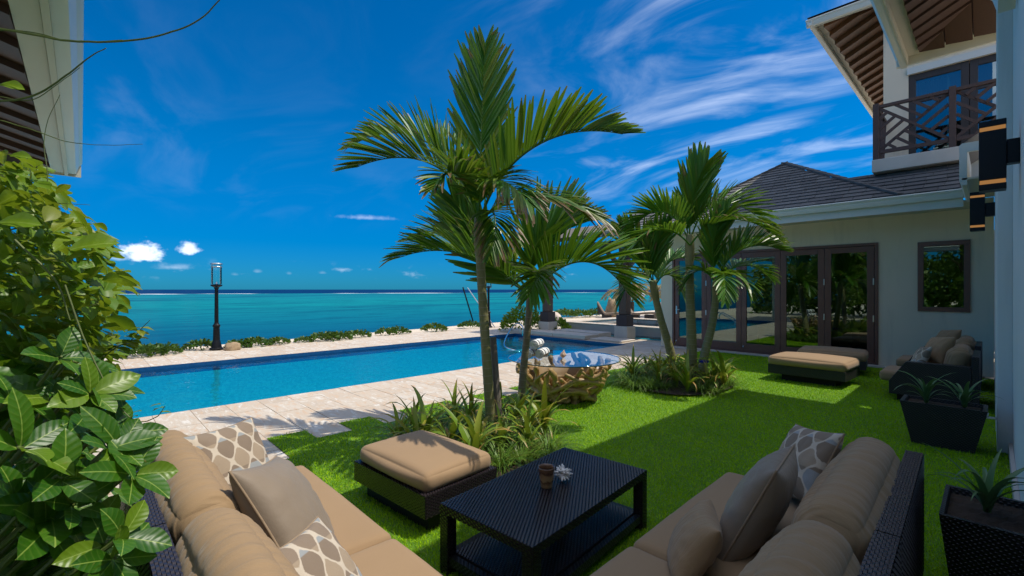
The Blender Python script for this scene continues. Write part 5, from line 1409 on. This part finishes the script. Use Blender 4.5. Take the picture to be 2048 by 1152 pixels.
def beds():
    rs = random.Random(17)
    # shared leaves
    strap = []
    for i in range(10):
        d = rs.random()
        strap.append(leaf_strip(rs.uniform(.42, .70), rs.uniform(.050, .072), rs.uniform(.9, 2.3), .16, 7, rs.uniform(-.5, .5), None, rs.choice((.0, .6, 1.0)), .75 if d < .12 else (.2 if d < .4 else 0)).mesh('leaf', 'strap_leaf', True))
    dead = [leaf_strip(rs.uniform(.35, .5), .028, rs.uniform(2.4, 3.4), .3, 7, rs.uniform(-1, 1), None, .2, .85).mesh('leaf', 'strap_leaf', True) for _ in range(4)]
    def clump_mesh(seed, n=130, H=.36):
        q = random.Random(seed); mb = MB()
        for i in range(n):
            l = leaf_strip(q.uniform(.55, 1.1) * H * 1.3, .011, q.uniform(1.0, 2.6), .0, 5, 0, lambda s: (1 - s * .9))
            an = q.uniform(0, 2 * PI); r = q.uniform(0, .06); ca, sa = math.cos(an), math.sin(an); tilt = q.uniform(-.1, .55)
            V = []
            for x, y, z in l.v:
                y2 = y * math.cos(tilt) + z * math.sin(tilt); z2 = -y * math.sin(tilt) + z * math.cos(tilt)
                y2 += r; V.append((x * ca - y2 * sa, x * sa + y2 * ca, max(.002, z2)))
            mb.add(V, l.f)
        return mb.mesh('blades', 'sedge', True)
    clumps = [clump_mesh(s) for s in range(4)]
    def bed(center, rad, nb, ns, where, groupword, seed, avoid, sides):
        q = random.Random(seed)
        def place(p):
            d = p - center; k = max(range(4), key=lambda i: (d.x, d.y, -d.x, -d.y)[i])
            return ('at the rim' if d.length > .62 * rad else 'in the middle') + ' of the ' + where + ', ' + sides[k]
        mb = MB(); n = 40
        for ring in range(5):
            pass
        V = [(0, 0, .05)]; 
        for r in (.5, .85, 1.0):
            for k in range(n):
                an = 2 * PI * k / n; rr_ = r * rad * (1 + .08 * math.sin(an * 3 + seed)); V.append((math.cos(an) * rr_, math.sin(an) * rr_, .05 * (1 - r * .62) + .02))
        F_ = [(0, 1 + k, 1 + (k + 1) % n) for k in range(n)]
        for i in range(2): F_ += [(1 + i * n + k, 1 + (i + 1) * n + k, 1 + (i + 1) * n + (k + 1) % n, 1 + i * n + (k + 1) % n) for k in range(n)]
        mb.add(V, F_); o = struct('planting_bed', mb, 'soil'); o.location = center
        placed = []
        def spot(rmax):
            for _ in range(400):
                an = q.uniform(0, 2 * PI); r = rad * rmax * math.sqrt(q.random()); p = Vector((center[0] + math.cos(an) * r, center[1] + math.sin(an) * r, .05))
                if all((p - s).length > .20 for s in placed) and all((p - a_).length > .14 for a_ in avoid): placed.append(p); return p
            return None
        for i in range(nb):
            p = spot(.92)
            if p is None: continue
            b = thing('bromeliad', 'strap-leaved bromeliad ' + place(p), 'plant', p, q.uniform(0, 6), 'bromeliads under the ' + groupword)
            nl = q.randint(12, 17); big = q.uniform(.75, 1.15)
            for k in range(nl):
                me = strap[q.randrange(10)] if q.random() > .14 else dead[q.randrange(4)]
                o = obj('leaf', me, None, b); o.rotation_euler = (q.uniform(-.15, .55), 0, k * 2.4 + q.uniform(-.3, .3)); s = big * q.uniform(.7, 1.1); o.scale = (s, s, s); o.location = (0, 0, q.uniform(0, .05))
        for i in range(ns):
            p = spot(1.0)
            if p is None: continue
            o = obj('sedge_clump', clumps[i % 4]); o.location = p - Vector((0, 0, .03)); s = q.uniform(.85, 1.25); o.scale = (s, s, s); o.rotation_euler = (0, 0, q.uniform(0, 6))
            tag(o, 'fine-bladed sedge clump ' + place(p), 'plant', 'sedge under the ' + groupword)
    b1 = [G(984, 868), G(1040, 842), G(1000, 868)]
    bed(Vector((-3.74, 3.00, 0)), .86, 18, 22, 'tall palm bed', 'tall palm', 3, b1, ('facing the house wall', 'facing the driftwood table', 'facing the pool', 'facing the ottoman'))
    b2 = []
    for px, Z in ((1383, 8.0), (1350, 8.45), (1402, 7.75)):
        a = AT(px, 579, Z); a.z = 0; b2.append(a)
    bed(Vector((-3.80, 7.50, 0)), .92, 19, 22, 'three-palm bed', 'three palms', 5, b2, ('facing the armchairs', 'facing the folding doors', 'facing the pool', 'facing the coffee table'))
    # low shore plants
    def tuft(seed, n=260, R=.5, H=.34, L=.15, mat='shore_leaf'):
        q = random.Random(seed); mb = MB()
        for i in range(n):
            an = q.uniform(0, 2 * PI); r = R * math.sqrt(q.random()); h = H * (1 - (r / R) ** 2) ** .5 * q.uniform(.35, 1.0)
            c = Vector((math.cos(an) * r, math.sin(an) * r, h)); d = Vector((math.cos(an) * (.3 + r / R), math.sin(an) * (.3 + r / R), q.uniform(.2, 1.1))).normalized()
            d = (d + Vector((q.uniform(-.6, .6), q.uniform(-.6, .6), q.uniform(-.3, .3)))).normalized(); s = d.orthogonal().normalized(); s = (Matrix.Rotation(q.uniform(0, 6), 3, d) @ s); l = L * q.uniform(.7, 1.2); w = l * .34; nrm = d.cross(s)
            mb.add([c, c + d * l * .5 + s * w - nrm * w * .3, c + d * l, c + d * l * .5 - s * w - nrm * w * .3, ], [(0, 1, 2, 3)])
        return mb.mesh('leaves', mat)
    T = [tuft(s) for s in range(3)]; q = random.Random(2)
    spots = [(290, 712, .75), (325, 708, .75), (403, 698, .75), (478, 694, .62), (512, 692, .7), (556, 688, .6), (607, 684, .5), (648, 681, .8), (675, 679, .75), (716, 674, .7), (772, 669, .7), (797, 667, .7), (868, 662, .85), (940, 655, .8), (1130, 634, 1.3), (1160, 633, 1.2), (1190, 632, 1.2)]
    NTH = ['first', 'second', 'third', 'fourth', 'fifth', 'sixth', 'seventh', 'eighth', 'ninth', 'tenth', 'eleventh', 'twelfth', 'thirteenth', 'fourteenth']
    for k, (px, py, s) in enumerate(spots):
        o = obj('shore_plant', T[q.randrange(3)]); p = G(px, py); o.location = (p.x, p.y, -.01); o.scale = (s, s * 1.15, s); o.rotation_euler = (0, 0, q.uniform(0, 6))
        tag(o, (NTH[2 - k] + ' low shore plant from the rock, on its vine side') if k < 3 else (NTH[k - 3] + ' low shore plant from the rock, towards the pergola'), 'plant', 'shore plants along the sea edge')
    me = tuft(11, 900, .85, 1.0, .15, 'vine_leaf_mass'); o = obj('yellow_green_bush', me); p = G(1045, 662); o.location = (p.x, p.y, 0); o.scale = (1, 1, .95); tag(o, 'rounded yellow-green bush at the first pergola post', 'bush')
    me = tuft(13, 400, .5, .5, .13, 'vine_leaf_mass'); o = obj('yellow_green_bush', me); p = G(1102, 664); o.location = (p.x, p.y + .35, 0); tag(o, 'small yellow-green bush hugging the far side of the pergola post', 'bush')
    # dry coastal palm and shrubs far right
    for i, (x, y, s, lab) in enumerate(((-15.2, 24.4, 1.0, 'dry yellow coastal palm behind the loungers'), (-13.2, 26.0, 1.15, 'dry yellow palm with drooping fronds behind the block wall'))):
        t = thing('coastal_palm', lab, 'palm', (x, y, 0), 0, 'dry coastal palms'); rs2 = random.Random(40 + i)
        m = MB(); m.tube([(0, 0, 0), (.05, .05, .5), (.05, .08, .9)], [.16, .13, .12], 8); obj('trunk', m, 'bark', t)
        for k in range(11):
            an = k * 2.4; r = rs2.uniform(1.1, 1.7) * s; hh = rs2.uniform(.5, 1.5) * s; m = MB()
            P = [(.05, .08, .9), (math.cos(an) * r * .35, math.sin(an) * r * .35, .9 + hh * .9), (math.cos(an) * r * .8, math.sin(an) * r * .8, .9 + hh), (math.cos(an) * r * 1.15, math.sin(an) * r * 1.15, .9 + hh * .25)]
            frond(m, P, VUP, .55 * s, 55, 22, 15, 22, .05, .25, .35, k + i * 20); obj('frond', m, 'dry_frond', t)
    # trees behind the camera, seen only mirrored in the glass
    def tree(p, h, r, lab, seed):
        q = random.Random(seed); t = thing('garden_tree', lab, 'tree', p, 0, 'garden trees')
        m = MB(); m.tube(spline([(0, 0, 0), (.1, 0, h * .3), (-.05, .1, h * .6), (0, 0, h * .85)], 4), [.16 - .008 * i for i in range(13)], 10)
        for k in range(7):
            an = k * 0.9 + q.uniform(-.3, .3); z = h * q.uniform(.3, .7); m.tube([(0, 0, z), (math.cos(an) * r * .4, math.sin(an) * r * .4, z + h * .12), (math.cos(an) * r * .8, math.sin(an) * r * .8, z + h * .15)], [.06, .04, .015], 6)
        obj('trunk', m, 'bark', t)
        mb = MB()
        cl = [(Vector((q.gauss(0, r * .5), q.gauss(0, r * .5), h * q.uniform(.25, 1.0))), q.uniform(.35, .7) * r * .6) for _ in range(26)]
        for c, cr in cl:
            for _ in range(110):
                d = Vector((q.gauss(0, 1), q.gauss(0, 1), q.gauss(0, .8))).normalized(); pos = c + d * cr * q.uniform(.5, 1.05); n_ = (d + Vector((q.uniform(-.7, .7), q.uniform(-.7, .7), q.uniform(-.2, .7)))).normalized(); a_ = n_.orthogonal().normalized(); b_ = n_.cross(a_); l = q.uniform(.2, .32)
                mb.add([pos, pos + a_ * l * .5 + b_ * l * .28, pos + a_ * l, pos + a_ * l * .5 - b_ * l * .28], [(0, 1, 2, 3)])
        o = obj('crown', mb, 'tree_leaf', t); o['kind'] = 'stuff'
    tree((-1.0, -7.5, -.05), 5.0, 2.0, 'leafy green tree mirrored in the small window', 1)
    tree((-4.0, -8.5, -.05), 4.6, 2.1, 'leafy green tree mirrored in the folding door beside the window', 2)
    hd = MB(); qh = random.Random(91)
    for i in range(5200):
        pos = Vector((qh.uniform(-12, 3), -10.5 + qh.gauss(0, .35), qh.uniform(0, 3.2))); d = Vector((qh.uniform(-.6, .6), qh.uniform(.2, 1), qh.uniform(-.2, .9))).normalized(); a_ = d.orthogonal().normalized(); b_ = d.cross(a_); l = qh.uniform(.25, .4)
        hd.add([pos, pos + a_ * l * .5 + b_ * l * .3, pos + a_ * l, pos + a_ * l * .5 - b_ * l * .3], [(0, 1, 2, 3)])
    o = obj('garden_hedge', hd, 'tree_leaf', None); o['kind'] = 'stuff'; tag(o, 'tall dense green hedge mirrored in the folding doors', 'hedge')
    tree((-7.4, -9.5, -.05), 4.2, 2.0, 'leafy green tree standing well behind the vine', 3)
beds()

def leaf_blade(L, W, fold=.25, curl=.3, wave=.0, seed=0, ns=7):
    """broad obovate leaf along +Y, upper side +Z"""
    mb = MB(); V = []; q = random.Random(seed); ph = q.uniform(0, 6)
    for i in range(ns + 1):
        s = i / ns
        w = W / 2 * (math.sin(PI * min(1, s ** 1.15 * .97 + .02)) ** .75) * (1 if s < .995 else .12)
        if i == 0: w = .0016
        y = L * s; zc = -curl * L * s * s
        for k in (-1, -.55, 0, .55, 1):
            V.append((k * w, y, zc + abs(k) ** 1.3 * w * fold * 2 + wave * W * math.sin(s * 9 + ph + k) * abs(k)))
    mb.add(V, [(i * 5 + k, i * 5 + k + 1, i * 5 + k + 6, i * 5 + k + 5) for i in range(ns) for k in range(4)])
    return mb

def in_poly(x, y, P):
    c = False; n = len(P)
    for i in range(n):
        (x1, y1), (x2, y2) = P[i], P[(i + 1) % n]
        if (y1 > y) != (y2 > y) and x < (x2 - x1) * (y - y1) / (y2 - y1) + x1: c = not c
    return c

def shrubs():
    q = random.Random(77)
    big = [leaf_blade(q.uniform(.128, .170), q.uniform(.066, .084), q.uniform(.03, .20), q.uniform(.05, .40), .04, i).mesh('leaf', 'glossy_leaf', True) for i in range(7)]
    # --- glossy broad-leaved shrub behind the left sofa
    t = thing('broadleaf_shrub', 'glossy dark green shrub with large oval leaves crowding the sofa arm', 'shrub', (-2.35, -.45, 0))
    root = Vector(t.location)
    poly = [(-60, 740), (60, 700), (170, 730), (215, 790), (235, 860), (262, 900), (262, 985), (235, 1050), (205, 1100), (140, 1165), (-60, 1165)]
    count = 0; tips = []
    def whorl(p, axis, n, scale, spread):
        nonlocal count
        axis = axis.normalized(); a = axis.orthogonal().normalized(); b = axis.cross(a); off = q.uniform(0, 6)
        for k in range(n):
            an = off + k * 2 * PI / n + q.uniform(-.25, .25); tl = spread + q.uniform(-.25, .25)
            d = (axis * math.cos(tl) + (a * math.cos(an) + b * math.sin(an)) * math.sin(tl)).normalized()
            up = axis * math.sin(tl) - (a * math.cos(an) + b * math.sin(an)) * math.cos(tl)
            o = obj('leaf', big[q.randrange(7)], None, t); s = scale * q.uniform(.72, 1.12)
            mtx = frame(p + d * .008 - root, up + Vector((q.uniform(-.3, .3), q.uniform(-.3, .3), q.uniform(-.1, .3))), d)
            y = d; z = up; 
            o.matrix_local = mtx @ Matrix.Diagonal((s, s, s, 1)); count += 1
    specials = [(243, 1075, 1.32, .95), (225, 1120, 1.30, .9), (262, 950, 1.46, .9), (180, 790, 1.55, .95), (120, 960, 1.35, 1.0), (40, 900, 1.30, 1.05), (215, 900, 1.45, 1.0), (90, 1060, 1.35, 1.0), (245, 870, 1.6, .9), (150, 860, 1.5, 1.0), (20, 800, 1.45, 1.05), (100, 800, 1.55, 1.0), (30, 1010, 1.35, 1.0)]
    for px, py, Z, s in specials: tips.append((AT(px, py, Z), s))
    while len(tips) < 52:
        px, py = q.uniform(-60, 300), q.uniform(700, 1160)
        if in_poly(px, py, poly): 
            Z = q.uniform(1.35, 1.9); p = AT(px, py, Z)
            if p.z > .25: tips.append((p, q.uniform(.8, 1.0)))
    stems = MB()
    for p, s in tips:
        out = (p - Vector((-2.5, -.9, .7))); out.z = abs(out.z) * .5 + .25
        ax = (out.normalized() + Vector((q.uniform(-.3, .3), q.uniform(-.1, .4), q.uniform(.1, .5))) - VFWD * .35).normalized()
        whorl(p, ax, q.randint(4, 6), s, 1.0)
        mid = root.lerp(p, .55) + Vector((q.uniform(-.1, .1), -.12, .05)); m = MB(); b0 = root + Vector((q.uniform(-.35, .35), q.uniform(-.15, .1), 0))
        m.tube([x - root for x in spline([b0, mid, p - ax * .06, p + ax * .012], 4)], [lerp(.013, .0035, i / 12) for i in range(13)], 6); obj('stem', m, 'stem', t)
    mass = MB()
    for i in range(900):
        px, py = q.uniform(-80, 300), q.uniform(720, 1250)
        if py < 1160 and not in_poly(px, py, poly): continue
        Z = q.uniform(1.75, 2.6); p = AT(px, py, Z)
        if p.z < .05 or p.y > .02: continue
        l = leaf_blade(q.uniform(.12, .16), q.uniform(.062, .078), .15, q.uniform(.05, .4), 0, i, 5)
        mt = frame(p - root, Vector((q.uniform(-.8, .8), q.uniform(-.8, .8), q.uniform(.2, 1))), Vector((q.uniform(-1, 1), q.uniform(-1, 1), q.uniform(-.4, .5))))
        mass.add([mt @ Vector(v) for v in l.v], l.f)
    o = obj('inner_foliage', mass, 'glossy_leaf', t, smooth=True); o['kind'] = 'stuff'
    # --- vine-covered pale green shrub under the pavilion eave
    sm_ = [leaf_blade(q.uniform(.085, .115), q.uniform(.048, .064), q.uniform(.05, .25), q.uniform(.1, .5), .05, 50 + i).mesh('leaf', 'vine_leaf', True) for i in range(6)]
    v = thing('climbing_vine', 'sunlit yellow-green climbing vine tangled below the pavilion eave', 'vine', (-3.2, -.55, 0)); vr = Vector(v.location)
    poly2 = [(-80, 340), (40, 325), (100, 335), (128, 400), (165, 430), (200, 455), (212, 500), (240, 545), (235, 600), (212, 640), (225, 690), (235, 760), (150, 790), (-80, 800)]
    n_obj = 0; mass = MB()
    i = 0
    def put(p, d, up, s, asobj):
        nonlocal n_obj
        mt = frame(p - vr, up, d)
        if asobj:
            o = obj('leaf', sm_[q.randrange(6)], None, v); o.matrix_local = mt @ Matrix.Diagonal((s, s, s, 1)); n_obj += 1
        else:
            l = leaf_blade(.1 * s, .056 * s, .15, q.uniform(.1, .4), 0, i, 4); mass.add([mt @ Vector(x) for x in l.v], l.f)
    specials = [((0, 445), (72, 432), 2.0), ((140, 500), (208, 448), 1.0), ((0, 170), (46, 170), 1.0), ((10, 300), (22, 340), 1.0), ((20, 312), (58, 305), 1.0)]
    for (a, b, sc) in specials:
        Z = 1.5; p0 = AT(*a, Z); p1 = AT(*b, Z); d = p1 - p0
        o = obj('leaf', sm_[0], None, v); s = d.length / .1; o.matrix_local = frame(p0 - vr, -VFWD * .6 + VUP * .5, d) @ Matrix.Diagonal((s, s, s, 1)); n_obj += 1
    while i < 2600:
        i += 1
        px, py = q.uniform(-80, 245), q.uniform(330, 800)
        if not in_poly(px, py, poly2): continue
        near = q.random() < .22
        Z = q.uniform(1.75, 2.15) if near else q.uniform(2.1, 3.1); p = AT(px, py, Z)
        d = Vector((q.uniform(-1, 1), q.uniform(-.6, 1), q.uniform(-.8, .5))); up = Vector((q.uniform(-.5, .5), q.uniform(-.2, .8), q.uniform(.2, 1)))
        put(p, d, up, q.uniform(.7, 1.15), near and n_obj < 290)
    o = obj('foliage', mass, 'vine_leaf_mass', v, smooth=True); o['kind'] = 'stuff'
    def twig(pts, Z, r0, r1, lv=0, nsub=6, ls=.5):
        P = [AT(x, y, Z + (dz[0] if dz else 0)) for x, y, *dz in pts]; sp = spline(P, nsub); m = MB(); n = len(sp)
        sp = [p + Vector((0, 0, .0022 * mnoise.noise(p * 30))) for k, p in enumerate(sp)]
        m.tube([p - vr for p in sp], [.6 * lerp(r0, r1, k / (n - 1)) for k in range(n)], 6); obj('stem', m, 'stem', v)
        for k in range(lv):
            p = sp[q.randrange(n)]; put(p, Vector((q.uniform(-1, 1), q.uniform(-1, 1), q.uniform(-.5, .8))), Vector((0, .3, 1)), q.uniform(.6, 1.0) * ls, False) if False else None
    twig([(-40, 50), (50, 66), (140, 82), (250, 82), (330, 68), (400, 38), (450, -12)], 1.5, .008, .0028)
    twig([(-30, 58), (60, 64), (150, 84), (245, 80)], 1.5, .004, .002)
    twig([(-40, 205), (40, 198), (90, 180), (140, 145), (178, 115), (212, 96)], 1.6, .007, .0025)
    twig([(-20, 190), (60, 200), (110, 172), (160, 135)], 1.6, .003, .0015)
    twig([(-20, 235), (60, 258), (130, 282), (200, 290), (285, 288)], 1.8, .004, .0015)
    twig([(40, 385), (110, 405), (180, 410)], 1.9, .004, .0015)
    twig([(90, 420), (95, 350), (88, 290), (96, 240), (120, 190)], 2.0, .004, .0015)
    twig([(130, 570), (165, 670), (205, 755), (240, 815), (275, 842), (312, 835), (330, 812)], 1.6, .0055, .002)
    twig([(30, 480), (110, 560), (140, 640)], 1.75, .008, .004)
    twig([(180, 740), (225, 700), (262, 680), (285, 655), (300, 640)], 1.9, .005, .002)
    # leafy side shoot reaching over the pool view
    shoot = spline([AT(190, 730, 1.9), AT(235, 695, 1.9), AT(265, 676, 1.9), AT(283, 652, 1.9), AT(298, 646, 1.9)], 5)
    for k, p in enumerate(shoot):
        for s in (-1, 1):
            put(p, VRIGHT * (s * .7) + VUP * q.uniform(-.2, .8) + VFWD * q.uniform(-.5, .5), VUP + Vector((q.uniform(-.4, .4), 0, 0)), lerp(.75, .35, k / len(shoot)), True if n_obj < 320 else False)
    for px, py in ((320, 825), (328, 815), (322, 808), (275, 832), (283, 822)):
        p = AT(px, py, 1.6); put(p, Vector((q.uniform(-1, 1), q.uniform(-1, 1), q.uniform(0, 1))), VUP, .38, True)
shrubs()
print('objects', len(bpy.data.objects))
